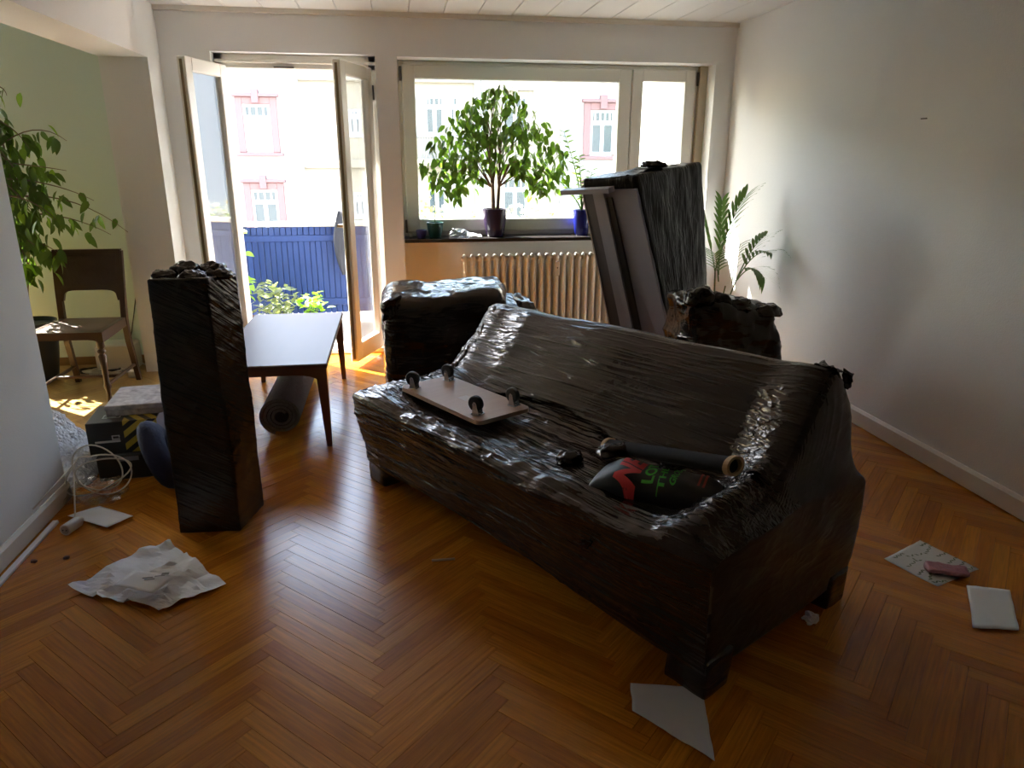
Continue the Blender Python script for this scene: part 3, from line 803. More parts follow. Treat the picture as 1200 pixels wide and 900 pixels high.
# loose flaps where the film ends
def flap(name, pts, parent, m, amp=.012, n=10, seed=0):
    """crumpled patch spanning 4 corner points"""
    c = [np.array(p, float) for p in pts]; V = []; F = []
    for i in range(n + 1):
        for j in range(n + 1):
            s, t = i / n, j / n; V.append((1 - s) * (1 - t) * c[0] + s * (1 - t) * c[1] + s * t * c[2] + (1 - s) * t * c[3])
    V = np.array(V)
    for i in range(n):
        for j in range(n): a = i * (n + 1) + j; F.append((a, a + n + 1, a + n + 2, a + 1))
    nr = vnormals(V, F); 
    V = V + nr * (amp * fbm(V * (0.9 / max(.02, np.ptp(V, axis=0).max()) * 5) + seed, 3))[:, None] + amp * .4 * np.c_[fbm(V * 30 + 5, 2), fbm(V * 30 + 9, 2), fbm(V * 30 + 2, 2)]
    o = obj(name, mesh(name, V, F, m, True), parent); sm = o.modifiers.new('th', 'SOLIDIFY'); sm.thickness = 0.0015; return o
flap('film_flap', [(.67, .045, .865), (.75, .04, .84), (.76, .14, .85), (.68, .12, .872)], sofa, M_film2, .012, 12, 3)
flap('film_flap', [(.71, .02, .80), (.745, .02, .84), (.755, .06, .85), (.73, .06, .80)], sofa, M_film2, .012, 10, 8)
flap('film_flap', [(.0, .42, .335), (-.028, .45, .34), (-.03, .46, .31), (-.01, .44, .30)], sofa, M_film2, .006, 6, 5)
def s2w(v, u, z): p = SOFA_A + v * SV + u * SU; return (p[0], p[1], z)

# ------------------------------------------------------------------ roller board lying upside down on the sofa
zb = max(seat_z(.12, 1.2), seat_z(.36, 1.2), seat_z(.12, 1.75), seat_z(.36, 1.72), seat_z(.25, 1.5)) - 0.004
c = s2w(.245, 1.475, zb)
dolly = empty('roller_board', c, SROT, 'pale wooden roller board lying wheels up on the wrapped sofa seat', 'dolly')
M_ply = mat('dolly_board', (0.46, 0.30, 0.22), 0.5, noise=(5, .12, (1, 6, 1)))
hw, hl = .138, .302; rr = .028
poly = []
for sx, sy, a0 in ((1, 1, 0), (-1, 1, 90), (-1, -1, 180), (1, -1, 270)):
    for k in range(5):
        a = math.radians(a0 + 90 * k / 4); poly.append((sx * (hw - rr) + rr * math.cos(a), sy * (hl - rr) + rr * math.sin(a)))
MB().prism(poly, 0.0, 0.018, 2).build('board', M_ply, dolly)
MB().box((-.03, -.06, .018), (.02, .0, .0186)).build('sticker', mat('pale_sticker', (0.50, 0.37, 0.31), .5), dolly)
M_rub = mat('rubber', (0.015, 0.014, 0.014), 0.5)
for cx_, cy_2, ra in ((-.10, .235, .5), (.09, .235, .2), (-.085, -.225, .35), (.10, -.235, .15)):
    ce = empty('caster', (cx_, cy_2, 0.018), ra); ce.parent = dolly
    MB().bbox((-.022, -.022, 0), (.022, .022, .004), .002).build('mount_plate', M_steel, ce)
    fk = MB()
    for sx in (-1, 1): fk.prism([(-.016, .003), (.016, .003), (.012 - .0, .05), (-.006 + .012, .056), (-.004, .05)], sx * .0165 - .0012, sx * .0165 + .0012, 0)
    fk.tube([(0, 0, .003), (0, 0, .008)], .014, 10); fk.build('fork', M_steel, ce)
    wl_ = MB(); N_ = 20; prof = [(.008, -.012), (.029, -.012), (.033, -.008), (.033, .008), (.029, .012), (.008, .012)]
    wl_.lathe(prof, N_)
    wl_.v = [(p[2], p[0] + .008, p[1] + .044) for p in wl_.v]
    auto_smooth(wl_.build('wheel', M_rub, ce), 35)
    MB().tube([(-.02, .008, .044), (.02, .008, .044)], .005, 8).build('axle', M_steel, ce)

# ------------------------------------------------------------------ printed black bag, film roll and black pouch on the seat
M_bag = mat('bag_black', (0.014, 0.014, 0.015), 0.42, bump=(18, .4, .006))
P1 = onz(688, 568, .46)[:2]; P2 = onz(836, 600, .46)[:2]; P3 = onz(860, 574, .46)[:2]; P4 = onz(708, 545, .46)[:2]
bc = (P1 + P2 + P3 + P4) / 4; bd = (P2 - P1 + P3 - P4); bl = np.linalg.norm(bd) / 2; bd = bd / np.linalg.norm(bd); bn = np.array([-bd[1], bd[0]])
bwid = (np.linalg.norm(P4 - P1) + np.linalg.norm(P3 - P2)) / 2
rel = bc - SOFA_A; bz = seat_z(rel @ SV, rel @ SU) - .006
bang = math.atan2(bd[1], bd[0])
bag = empty('printed_bag', (bc[0], bc[1], bz), bang, 'black bag with red and green lettering lying on the wrapped sofa seat', 'bag')
def bagz(x, y):
    ax = np.abs(x) / (bl / 2); ay = np.abs(y) / (bwid / 2)
    e = np.clip(1 - ax ** 4, 0, 1) ** .45 * np.clip(1 - ay ** 4, 0, 1) ** .4
    P_ = np.c_[x * 9, y * 9, np.zeros_like(x)]
    return .078 * e + (.008 * fbm(P_, 2)) * e + .004 * np.sin(x * 40 + y * 12) * e
nx, ny = 90, 50; V = []; F = []
gx, gy = np.meshgrid(np.linspace(-1, 1, nx), np.linspace(-1, 1, ny), indexing='ij')
X_ = gx.ravel() * bl / 2; Y_ = gy.ravel() * bwid / 2
Zt = bagz(gx.ravel() * bl / 2, gy.ravel() * bwid / 2)
nn = nx * ny; V = [(a, b, c_ + .004) for a, b, c_ in zip(X_, Y_, Zt)] + [(a, b, 0) for a, b in zip(X_, Y_)]
for i in range(nx - 1):
    for j in range(ny - 1):
        a = i * ny + j; F.append((a, a + ny, a + ny + 1, a + 1)); F.append((nn + a, nn + a + 1, nn + a + ny + 1, nn + a + ny))
for i in range(nx - 1):
    a = i * ny; F.append((a, nn + a, nn + a + ny, a + ny)); a = i * ny + ny - 1; F.append((a, a + ny, nn + a + ny, nn + a))
for j in range(ny - 1):
    F.append((j, j + 1, nn + j + 1, nn + j)); a = (nx - 1) * ny + j; F.append((a, nn + a, nn + a + 1, a + 1))
obj('bag_body', mesh('bag_body', V, F, M_bag, True), bag)
M_red = mat('print_red', (0.62, 0.035, 0.04), 0.5); M_grn = mat('print_green', (0.06, 0.42, 0.04), 0.5)
def bag_px(px, py):
    p = onz(px, py, bz + .076)[:2] - bc; return np.array([p @ bd, p @ bn])
def bag_text(txt, bold, o_, e_, u_, m, shear=0.0):
    """text laid on the bag between three anchor points: start and end of the baseline, top of the first letter"""
    Vt, Ft = subdiv(*text_mesh(txt, 1.0, bold, shear), 3)
    Vt = (Vt - Vt.min(axis=0)) / np.maximum(np.ptp(Vt, axis=0), 1e-6)
    o_, e_, u_ = bag_px(*o_), bag_px(*e_), bag_px(*u_)
    Q_ = o_ + Vt[:, :1] * (e_ - o_) + Vt[:, 1:2] * (u_ - o_)
    zz_ = bagz(Q_[:, 0], Q_[:, 1]) + .0065
    obj('lettering', mesh('lettering', np.c_[Q_, zz_], Ft, m), bag)
bag_text('NE', .045, (742, 565), (760, 547), (718, 555), M_red)
bag_text('LOT', .03, (765, 564), (776, 548), (751, 562), M_grn)
bag_text('THE', .02, (777, 570), (785, 554), (769, 568), M_grn)
bag_text('GROUND', .03, (790, 570), (806, 547), (783, 567), M_grn)
for q in (0, 1):
    a_, b_ = bag_px(818 + 6 * q, 569 + q), bag_px(826 + 6 * q, 552 + q)
    Vt = []
    for t_ in np.linspace(0, 1, 12):
        for s_ in (-1, 1):
            c2 = a_ + (b_ - a_) * t_ + np.array([s_ * .0035, 0]); Vt.append((c2[0], c2[1], float(bagz(c2[:1], c2[1:])[0]) + .0065))
    obj('print_line', mesh('print_line', Vt, [(2 * i, 2 * i + 1, 2 * i + 3, 2 * i + 2) for i in range(11)], mat('print_dark_red', (.36, .04, .03), .5)), bag)
# film roll on a cardboard core
def seat_point(px, py, z): p = onz(px, py, z); r_ = p[:2] - SOFA_A; return r_ @ SV, r_ @ SU
ra_, rb_ = onz(708, 527, .53), onz(853, 549, .50)
ra_[2] = seat_z(*seat_point(712, 530, .47)) + .032; rb_[2] = seat_z(*seat_point(850, 550, .47)) + .032
ra_[:2] = onz(712, 522, ra_[2])[:2]; rb_[:2] = onz(854, 545, rb_[2])[:2]
rollang = math.atan2(rb_[1] - ra_[1], rb_[0] - ra_[0]); rl = np.linalg.norm(rb_ - ra_)
roll = empty('film_roll', tuple(ra_ - np.array([0, 0, .034])), rollang, 'roll of black stretch film on a cardboard core beside the printed bag', 'film roll')
tilt = math.asin((rb_[2] - ra_[2]) / rl)
def tubez(x): return .034 + x * math.tan(tilt)
pr = MB().tube([(x, 0, tubez(x)) for x in np.linspace(.015, rl - .015, 16)], .025, 20); auto_smooth(pr.build('film_winding', mat('film_winding', (.010, .009, .009), .8, spec=.15, bump=(30, .3, .004)), roll))
for x in (0.0, rl - .018):
    cr_ = MB(); sg_ = 20
    for r_, x_ in ((.022, x), (.031, x), (.031, x + .02), (.022, x + .02)):
        for k in range(sg_): a = 2 * PI * k / sg_; cr_.v.append((x_, r_ * math.cos(a), tubez(x_) + r_ * math.sin(a)))
    for i in range(4):
        for k in range(sg_): k2 = (k + 1) % sg_; j = (i + 1) % 4; cr_.f.append((i * sg_ + k, i * sg_ + k2, j * sg_ + k2, j * sg_ + k))
    cr_.build('core_ring', mat('cardboard', (0.42, 0.27, 0.14), 0.8), roll)
# crumpled film heap and small black pouch
def crumple(name, ctr, half, label, cat, m, seed, n=14, amp=.35, parent=None, base=True):
    hx, hy, hz = half
    Vc, Fc, Q = rounded_hex([(-hx, -hy, 0), (hx, -hy, 0), (hx, hy, 0), (-hx, hy, 0), (-hx * .7, -hy * .7, 2 * hz), (hx * .7, -hy * .7, 2 * hz), (hx * .7, hy * .7, 2 * hz), (-hx * .7, hy * .7, 2 * hz)], (n, n, n), (.6, .6, .6))
    N_ = vnormals(Vc, Fc); s_ = min(half)
    Vc = Vc + N_ * (s_ * amp * (fbm(Vc / s_ * .9 + seed, 3)))[:, None] + s_ * amp * .35 * np.c_[vnoise(Vc / s_ * 2 + seed), vnoise(Vc / s_ * 2 + 4 + seed), vnoise(Vc / s_ * 2 + 8 + seed)]
    Vc[:, 2] = np.maximum(Vc[:, 2], 0)
    o = obj(name, mesh(name, Vc, Fc, m, m in (M_film2, M_film3)), parent, ctr)
    if label: tag(o, label, cat)
    return o
p = onz(668, 537, .47); sz = seat_z(*seat_point(668, 537, .47))
crumple('film_scrap', (p[0], p[1], sz - .004), (.055, .035, .022), 'crumpled scrap of black film on the sofa seat, left of the printed bag', 'film scrap', M_film2, 3.3)
p = onz(722, 532, .5); sz = seat_z(*seat_point(722, 536, .47))
crumple('film_scrap', (p[0], p[1], ra_[2] + .02), (.075, .04, .02), 'crumpled black film heaped over the end of the film roll', 'film scrap', M_film2, 7.7)
p = onz(788, 545, .53)
crumple('film_scrap', (p[0], p[1], bz + .078), (.05, .03, .018), 'crumpled shiny film scrap lying on top of the printed bag', 'film scrap', M_film2, 12.1)

# ------------------------------------------------------------------ wrapped armchair behind the sofa
def wrapped(name, corners, n, r, m, parent, amp, streak=(3, 3, 10), seed=0., big=.012, floor_z=None):
    Vw, Fw, Q = rounded_hex(corners, n, r); N_ = vnormals(Vw, Fw)
    S_ = np.array(streak)
    Vw = Vw + N_ * (amp * (ridge(Vw * S_ + seed, 2) - .9) + big * fbm(Vw * 5 + seed, 3))[:, None]
    if floor_z is not None: Vw[:, 2] = np.maximum(Vw[:, 2], floor_z)
    return obj(name, mesh(name, Vw, Fw, m, True), parent)
ac = empty('wrapped_armchair', (.3, 4.1, 0), 0, 'armchair wrapped in black film standing in front of the radiator', 'armchair')
def rel_c(L, o): return [(a - o[0], b - o[1], c_) for a, b, c_ in L]
O = (.3, 4.1)
wrapped('film_wrap', rel_c([(-.085, 4.1, .0), (.655, 4.1, .0), (.66, 4.8, .0), (-.10, 4.8, .0), (-.09, 4.1, .735), (.625, 4.12, .765), (.70, 4.8, .77), (-.105, 4.72, .735)], O), (60, 40, 60), (.2, .3, .22), M_film2, ac, .008, (4, 6, 5), 1.3, .016, 0.0)
wrapped('wrapped_arm', rel_c([(.60, 4.22, .0), (.80, 4.28, .0), (.86, 4.85, .0), (.62, 4.85, .0), (.60, 4.22, .60), (.77, 4.28, .56), (.85, 4.85, .58), (.62, 4.85, .68)], O), (24, 30, 36), (.25, .2, .2), M_film2, ac, .009, (8, 6, 9), 5.1, .012, 0.0)
flap('film_flap', [(-.395, .02, .60), (-.37, .0, .73), (-.28, -.01, .75), (-.33, .0, .62)], ac, M_film2, .02, 10, 2)
flap('film_flap', [(.46, .2, .56), (.56, .25, .60), (.52, .5, .64), (.40, .4, .68)], ac, M_film2, .02, 10, 6)

# ------------------------------------------------------------------ upright wrapped sofa element, standing on its end
T2 = np.array([1.395, 4.20, 1.405]); T1 = np.array([1.160, 4.55, 1.375]); T3 = np.array([2.02, 4.72, 1.475]); T4 = T1 + T3 - T2
B2 = np.array([1.815, 4.20, 0]); B1 = np.array([1.50, 4.55, 0]); B3 = np.array([2.24, 4.72, 0]); B4 = B1 + B3 - B2
O = (1.87, 4.65)
ue = empty('wrapped_sofa_element', (O[0], O[1], 0), 0, 'tall wrapped sofa element stood on end with its grey underside showing', 'sofa element')
off = np.array([O[0], O[1], 0])
wrapped('film_wrap', [B2 - off, B3 - off, B4 - off, B1 - off, T2 - off, T3 - off, T4 - off, T1 - off], (50, 40, 70), (.06, .10, .05), M_film3, ue, .004, (14, 14, 2), 4.4, .008, 0.0)
# underside: patch on the T1-T2-B2-B1 face
nf = np.cross(T1 - T2, B2 - T2); nf /= np.linalg.norm(nf)
if nf @ (T2 + T1 + B2 + B1 - (T3 + T4 + B3 + B4)) < 0: nf = -nf
def uf(s, t, h=0.0):            # s: 0 at near edge .. 1 at far (left) edge; t: 0 top .. 1 bottom
    p = (T2 * (1 - s) + T1 * s) * (1 - t) + (B2 * (1 - s) + B1 * s) * t
    return p + nf * h - off
def uslab(name, s0, s1, t0, t1, h0, h1, m):
    mb = MB(); a = [uf(s0, t0, h0), uf(s1, t0, h0), uf(s1, t1, h0), uf(s0, t1, h0)]; b = [uf(s0, t0, h1), uf(s1, t0, h1), uf(s1, t1, h1), uf(s0, t1, h1)]
    mb.add(a + b, [(0, 1, 2, 3), (7, 6, 5, 4), (0, 4, 5, 1), (1, 5, 6, 2), (2, 6, 7, 3), (3, 7, 4, 0)]); return mb.build(name, m, ue)
M_gf = mat('grey_lining', (0.26, 0.25, 0.30), 0.9, bump=(260, .3, .002)); M_gd = mat('dark_edge_and_shadow', (0.045, 0.038, 0.04), .5); M_bar = mat('grey_bar', (0.25, 0.24, 0.27), .45)
uslab('underside_lining', .03, .70, .055, .99, -.02, .014, M_gf)
uslab('dark_edge_and_shadow', .70, .985, .05, .99, -.02, .016, M_gd)  # dark film margin along the far edge
uslab('dark_edge_and_shadow', .46, .56, .085, .99, .0, .024, M_gd)  # shadow beside the leg bar, made as a dark strip
uslab('leg_bar', .56, .76, .06, .985, .012, .040, M_bar)
uslab('leg_foot', .36, 1.28, .035, .055, .03, .085, M_bar)
uslab('edge_piping', .985, 1.0, .03, .99, -.01, .02, mat('pale_piping', (.45, .40, .38), .6))
flap('film_flap', [(-.5, -.38, 1.40), (-.62, -.2, 1.37), (-.2, .1, 1.44), (-.05, -.1, 1.46)], ue, M_film3, .02, 14, 9)
crumple('film_knot', (T2[0] * .4 + T3[0] * .6 - O[0] - .12, T2[1] * .3 + T3[1] * .7 - O[1] + .05, 1.44), (.09, .06, .02), None, None, M_film2, 2.2, parent=ue)

# ------------------------------------------------------------------ wrapped bundle between sofa and wall
O = (1.70, 3.6)
wbn = empty('wrapped_bundle', (O[0], O[1], 0), 0, 'bulky bundle in crumpled black film between the sofa back and the right wall', 'bundle')
wrapped('film_wrap', rel_c([(1.52, 3.35, 0), (2.12, 3.42, 0), (2.16, 3.95, 0), (1.56, 3.92, 0), (1.42, 3.35, .84), (1.94, 3.42, .78), (1.96, 3.86, .74), (1.46, 3.84, .80)], O), (44, 34, 56), (.22, .3, .16), M_film2, wbn, .016, (5, 5, 9), 8.2, .03, 0.0)
for i_, (a, b, c_) in enumerate(((-.20, -.18, .86), (-.10, -.16, .85), (.02, -.15, .82), (.20, -.14, .78))):
    crumple('film_gather', (a, b, c_ - .07), (.08, .06, .032 + .012 * (i_ == 0)), None, None, M_film2, 20 + i_ * 3.1, parent=wbn, amp=.3, n=22)

# ------------------------------------------------------------------ black wrapped tower
O = (-.79, 2.98)
tw = empty('wrapped_tower', (O[0], O[1], 0), 0, 'tall narrow block wrapped in black film standing upright on the parquet', 'wrapped block')
wrapped('film_wrap', rel_c([(-.945, 2.865, 0), (-.69, 2.845, 0), (-.632, 3.087, 0), (-.885, 3.11, 0), (-.925, 2.865, 1.065), (-.705, 2.85, 1.065), (-.637, 3.07, 1.055), (-.865, 3.10, 1.065)], O), (30, 30, 110), (.07, .08, .02), M_film4, tw, .0022, (5, 5, 14), 2.6, .0045, 0.0)
for i_, (a, b, c_) in enumerate(((-.03, .02, .05), (.07, .05, .045), (-.09, -.02, .03), (.10, .0, .03), (.02, -.06, .03))):
    crumple('film_gather', (a, b, 1.045), (.06, .05, c_ * .6), None, None, M_film2, 40 + i_ * 2.3, parent=tw, amp=.35, n=20)

# ------------------------------------------------------------------ coffee table
ct = empty('coffee_table', (-.675, 4.40, 0), 0, 'long low wooden table with tapered legs in front of the balcony door', 'table')
M_walnut = mat('table_walnut', (0.15, 0.062, 0.030), 0.28, noise=(6, .25, (1, .15, 1)))
M_ttop = mat('table_top_walnut', (0.11, 0.055, 0.04), 0.42, spec=0.5, ior=1.28, noise=(6, .2, (1, .12, 1)))
MB().bbox((-.295, -.67, .445), (.295, .67, .472), .006).build('table_top', M_ttop, ct)
for sx in (-1, 1):
    MB().bbox((sx * .255 - .011, -.61, .385), (sx * .255 + .011, .61, .446), .003).build('apron', M_walnut, ct)
for sy in (-1, 1):
    # end apron with curved lower edge
    pts = [(-.25, .446), (.25, .446), (.25, .37)] + [(x, .37 + .035 * (1 - (x / .25) ** 6)) for x in np.linspace(.235, -.235, 16)] + [(-.25, .37)]
    MB().prism(pts, sy * .625 - .011, sy * .625 + .011, 1).build('apron', M_walnut, ct)
for sx in (-1, 1):
    for sy in (-1, 1):
        a, b, t0, t1 = sx * .262, sy * .632, .026, .014
        lg = MB(); V8 = []
        for z0_, h_, ox in ((0, t1, sx * .012), (.38, t0, 0), (.446, t0, 0)):
            V8 += [(a + ox - h_, b - h_, z0_), (a + ox + h_, b - h_, z0_), (a + ox + h_, b + h_, z0_), (a + ox - h_, b + h_, z0_)]
        Fq = [(3, 2, 1, 0), (8, 9, 10, 11)]
        for l_ in (0, 4):
            for k in range(4): Fq.append((l_ + k, l_ + (k + 1) % 4, l_ + 4 + (k + 1) % 4, l_ + 4 + k))
        lg.add(V8, Fq).build('leg', M_walnut, ct)

# ------------------------------------------------------------------ rolled rug under the table
rg = empty('rolled_rug', (-.675, 3.95, 0), 0, 'rolled up grey rug lying under the low table', 'rug')
M_rug = mat('rug_grey', (0.19, 0.185, 0.19), 0.95, noise=(90, .5), bump=(220, .8, .006))
turns, th_ = 3.6, .021; pts = []
r0 = .045
for k in range(0, 150):
    a = k / 149 * turns * 2 * PI; r_ = r0 + th_ * .98 * a / (2 * PI); pts.append((r_ * math.cos(a + .6), r_ * math.sin(a + .6), a + .6))
rmax = r0 + th_ * turns
V = []; F = []; n_ = len(pts)
for yy in (0.0, 1.22):
    for r_s in (0, th_ * .72):
        for (x, z, a) in pts:
            ro = math.hypot(x, z) + r_s - th_
            V.append((ro * math.cos(a) * 1.06, yy, max(.0, ro * math.sin(a) * .98 + rmax * .98)))
for i in range(n_ - 1):
    A0, B0, A1, B1_ = i, n_ + i, 2 * n_ + i, 3 * n_ + i
    F += [(A0, A0 + 1, B0 + 1, B0), (A1, B1_, B1_ + 1, A1 + 1), (B0, B0 + 1, B1_ + 1, B1_), (A0, A1, A1 + 1, A0 + 1)]
for i in (0, n_ - 1): F.append((i, n_ + i, 3 * n_ + i, 2 * n_ + i))
obj('rolled_pile', mesh('rolled_pile', V, F, M_rug, False), rg); 

# ------------------------------------------------------------------ radiator
rad = empty('radiator', (0, 5.80, 0), 0, 'old ribbed radiator under the window sill', 'radiator')
x = .545; pr_ = [(-.0225, .0), (-.0225, .01)]
sec = MB()
zz0, zz1 = .14, .755
for yy in (-.045, .0, .045):
    sec.tube([(0, yy, zz0 + .03), (0, yy, zz1 - .03)], [.0155, .0155], 10)
sec.bbox((-.017, -.062, zz1 - .055), (.017, .062, zz1), .012); sec.bbox((-.017, -.062, zz0), (.017, .062, zz0 + .055), .012)
sec.tube([(-.031, 0, zz1 - .03), (.031, 0, zz1 - .03)], .018, 10); sec.tube([(-.031, 0, zz0 + .03), (.031, 0, zz0 + .03)], .018, 10)
sme = mesh('rib', sec.v, sec.f, M_rad)
sme.polygons.foreach_set('use_smooth', [True] * len(sme.polygons)); sme.set_sharp_from_angle(angle=.7)
nr_ = 0
while x < 1.95: obj('rib', sme, rad, (x, 0, 0)); x += .0615; nr_ += 1
MB().bbox((1.265, -.085, .585), (1.30, -.062, .70), .006).build('heat_meter', mat('meter_white', (.72, .68, .60), .4), rad)
MB().box((1.278, -.087, .645), (1.287, -.085, .655)).build('meter_display', M_black, rad)
for xx in (.55, 1.9): MB().bbox((xx - .012, .05, .0), (xx + .012, .085, .18), .004).build('bracket', M_rad, rad)
MB().tube([(.50, 0, .17), (.46, 0, .17), (.44, 0, .14), (.44, 0, .0)], .012, 10).build('pipe', M_rad, rad)

# ------------------------------------------------------------------ plants
def leaf_mesh(name, L_, W_, m, fold=.25, droop=.25, pts=5):
    """pointed oval leaf along +x, folded along its midrib"""
    V = []; F = []
    for i in range(pts + 1):
        t = i / pts; w_ = W_ * math.sin(PI * min(1, t ** .75)) ** .8 if 0 < t < 1 else 0
        x = L_ * t; z = -droop * L_ * t * t
        V += [(x, -w_ / 2, z + fold * w_ / 2), (x, 0, z), (x, w_ / 2, z + fold * w_ / 2)]
    for i in range(pts):
        a = 3 * i; F += [(a, a + 1, a + 4, a + 3), (a + 1, a + 2, a + 5, a + 4)]
    return mesh(name, V, F, m, True)
def orient(direction, roll=0.0):
    d = Vector(direction).normalized(); q = d.to_track_quat('X', 'Z')
    return (q.to_matrix() @ Matrix.Rotation(roll, 3, 'X')).to_euler()
def pot(name, c, r0, r1, h, m, parent, rim=.0):
    prof = [(r0 * .9, 0), (r0, .006), ((r0 + r1) / 2 * 1.04, h * .5), (r1, h - .004), (r1, h), (r1 - .008, h), (r1 - .012, h - .03), (.002, h - .03)]
    o = MB().lathe(prof, 28).build(name, m, parent); o.location = c; return auto_smooth(o, 50)
M_leaf = mat('ficus_leaf', (0.055, 0.105, 0.022), 0.35, trans=.38); M_leaf2 = mat('ficus_leaf_pale', (0.11, 0.20, 0.03), 0.4, trans=.5)
M_bark = mat('bark', (0.16, 0.11, 0.07), 0.8, noise=(30, .4))
M_purple = mat('pot_purple', (0.030, 0.018, 0.045), 0.25); M_bluepot = mat('pot_blue', (0.012, 0.016, 0.16), 0.22)

# ficus on the sill
fx, fyy = ony(580, 270, 5.775)[0], 5.775
fic = empty('potted_ficus', (fx, fyy, SILL), 0, 'bushy weeping ficus in a dark purple pot on the window sill', 'plant')
pot('pot', (0, 0, 0), .068, .098, .215, M_purple, fic)
MB().lathe([(.001, .18), (.086, .188), (.086, .19), (.001, .192)], 20).build('soil', M_soil, fic)
st = MB()
def crown_pt(i):
    """points in the crown outline (x relative to stem, z above sill)"""
    while True:
        x = random.uniform(-.62, .56); z = random.uniform(.28, 1.13); y = random.uniform(-.30, .10)
        # outline: dome with apex at (0,1.12), widest at z=.55
        if z > .60: hw_ = .60 * (max(0, 1.125 - z) / .525) ** .62
        else: hw_ = .60 - .18 * ((.60 - z) / .3) ** 2 if z > .3 else .3
        if z < .52 and abs(x) < .14: continue
        if z < .42 and abs(x) < .24 + .3 * (.42 - z): continue
        e = (x / max(hw_, .02)) ** 2 + ((y + .10) / .24) ** 2
        if e < 1 and (e > .25 or random.random() < .6): return x, y, z
branches = []
for b_ in range(3):
    a = b_ * 2.1; top = (.10 * math.cos(a), -.04 + .05 * math.sin(a), .95 - .08 * b_)
    pts = [(.02 * math.cos(a), .02 * math.sin(a), .17), (.035 * math.cos(a), .02 * math.sin(a), .4), (.05 * math.cos(a + .6), .03 * math.sin(a), .65), top]
    st.tube(pts, [.014, .011, .008, .003], 7); branches.append(pts)
leafpts = []
for i in range(46):
    x, y, z = crown_pt(i); z0 = max(.38, z - .25 - random.random() * .15); bx = .03 * math.copysign(1, x)
    mid = (x * .55, y * .5 - .02, (z0 + z) / 2 + .10)
    st.tube([(bx, -.01, z0), mid, (x, y, z)], [.005, .0035, .0015], 5)
    for k in range(5):
        t = .45 + .55 * random.random(); q = [(1 - t) ** 2 * p0 + 2 * t * (1 - t) * p1 + t * t * p2 for p0, p1, p2 in zip((bx, -.01, z0), mid, (x, y, z))]
        leafpts.append((q[0] + random.gauss(0, .03), q[1] + random.gauss(0, .03), q[2] + random.gauss(0, .03)))
st.build('stem', M_bark, fic, True)
lm1 = leaf_mesh('leaf', .078, .037, M_leaf); lm2 = leaf_mesh('leaf', .068, .032, M_leaf2)
while len(leafpts) < 900: leafpts.append(crown_pt(0))
joined = MB()
def place_leaf(me, p, parent, down=(.35, .9), i=None, lim=None):
    a = random.uniform(0, 2 * PI); k = random.uniform(*down)
    d = (math.cos(a) * (1 - k * .7), math.sin(a) * (1 - k * .7), -k)
    return obj('leaf', me, parent, p, orient(d, random.uniform(-1.2, 1.2)))
for i, p in enumerate(leafpts):
    p = (p[0], min(p[1], .02), p[2]); me = lm2 if random.random() < .22 else lm1
    if i < 300: place_leaf(me, p, fic)
    else:
        a = random.uniform(0, 2 * PI); k = random.uniform(.35, .9); d = (math.cos(a) * (1 - k * .7), math.sin(a) * (1 - k * .7), -k)
        R_ = orient(d, random.uniform(-1.2, 1.2)).to_matrix()
        joined.add([tuple(R_ @ v.co + Vector(p)) for v in lm1.vertices], [tuple(f.vertices) for f in lm1.polygons])
tag(joined.build('foliage', M_leaf, fic, True), kind='stuff')

# zamioculcas-like plant in the blue pot
bx = ony(681, 270, 5.79)[0]
zz = empty('potted_plant', (bx, 5.79, SILL), 0, 'slender plant with upright leafy stems in a blue pot on the sill', 'plant')
pot('pot', (0, 0, 0), .055, .07, .20, M_bluepot, zz); MB().lathe([(.001, .165), (.058, .172), (.058, .175), (.001, .176)], 16).build('soil', M_soil, zz)
for (ex, ey, ez, sd) in ((-.17, -.05, .78, 1), (-.25, -.04, .47, 2), (-.06, -.09, .60, 3), (.05, -.10, .50, 4)):
    f_ = MB(); n_ = 14; P_ = []
    for i in range(n_ + 1):
        t = i / n_; P_.append(np.array([ex * t ** 1.3, ey * t, .17 + (ez - .17) * t ** .85]))
    f_.tube(P_, np.linspace(.007, .002, n_ + 1), 6)
    for i in range(3, n_ + 1):
        for sg_ in (-1, 1):
            R_ = orient((sg_ * .8, random.uniform(-.4, .1), .55), random.uniform(-.6, .6)).to_matrix()
            lme = lm1; f_.add([tuple(R_ @ (v.co * .72) + Vector(P_[i])) for v in lme.vertices], [tuple(f.vertices) for f in lme.polygons])
    f_.build('leafy_stem', M_leaf, zz, True)

# small pots on the sill
gx_ = ony(510, 272, 5.77)[0]
gp = empty('potted_seedling', (gx_, 5.77, SILL), 0, 'thin seedling in a small green pot on the left of the sill', 'plant')
pot('pot', (0, 0, 0), .045, .065, .115, mat('pot_green', (.01, .085, .07), .35), gp)
MB().lathe([(.001, .09), (.055, .095), (.055, .097), (.001, .098)], 16).build('soil', M_soil, gp)
f_ = MB().tube([(0, 0, .09), (.004, 0, .25), (-.01, -.005, .45)], [.004, .003, .002], 6); f_.build('stem', mat('stem_green', (.10, .14, .04), .6), gp)
for i in range(5): place_leaf(lm2, (-.01 + random.gauss(0, .015), -.01, .38 + .03 * i), gp)
px_ = ony(494, 276, 5.74)[0]
sp_ = empty('small_pot', (px_, 5.74, SILL), 0, 'small purple pot at the left end of the sill', 'pot')
pot('pot', (0, 0, 0), .032, .042, .062, mat('pot_violet', (.05, .03, .13), .35), sp_)
MB().lathe([(.001, .030), (.034, .0335), (.034, .034), (.001, .034)], 16).build('soil', M_soil, sp_)
p = ony(538, 274, 5.76)
crumple('plastic_bag', (p[0], 5.76, SILL), (.085, .045, .028), 'crumpled clear plastic bag on the sill beside the ficus pot', 'plastic bag', glass_mat('clear_crumple', (.82, .86, .9), .22, .12), 4.4, n=16, amp=.5)
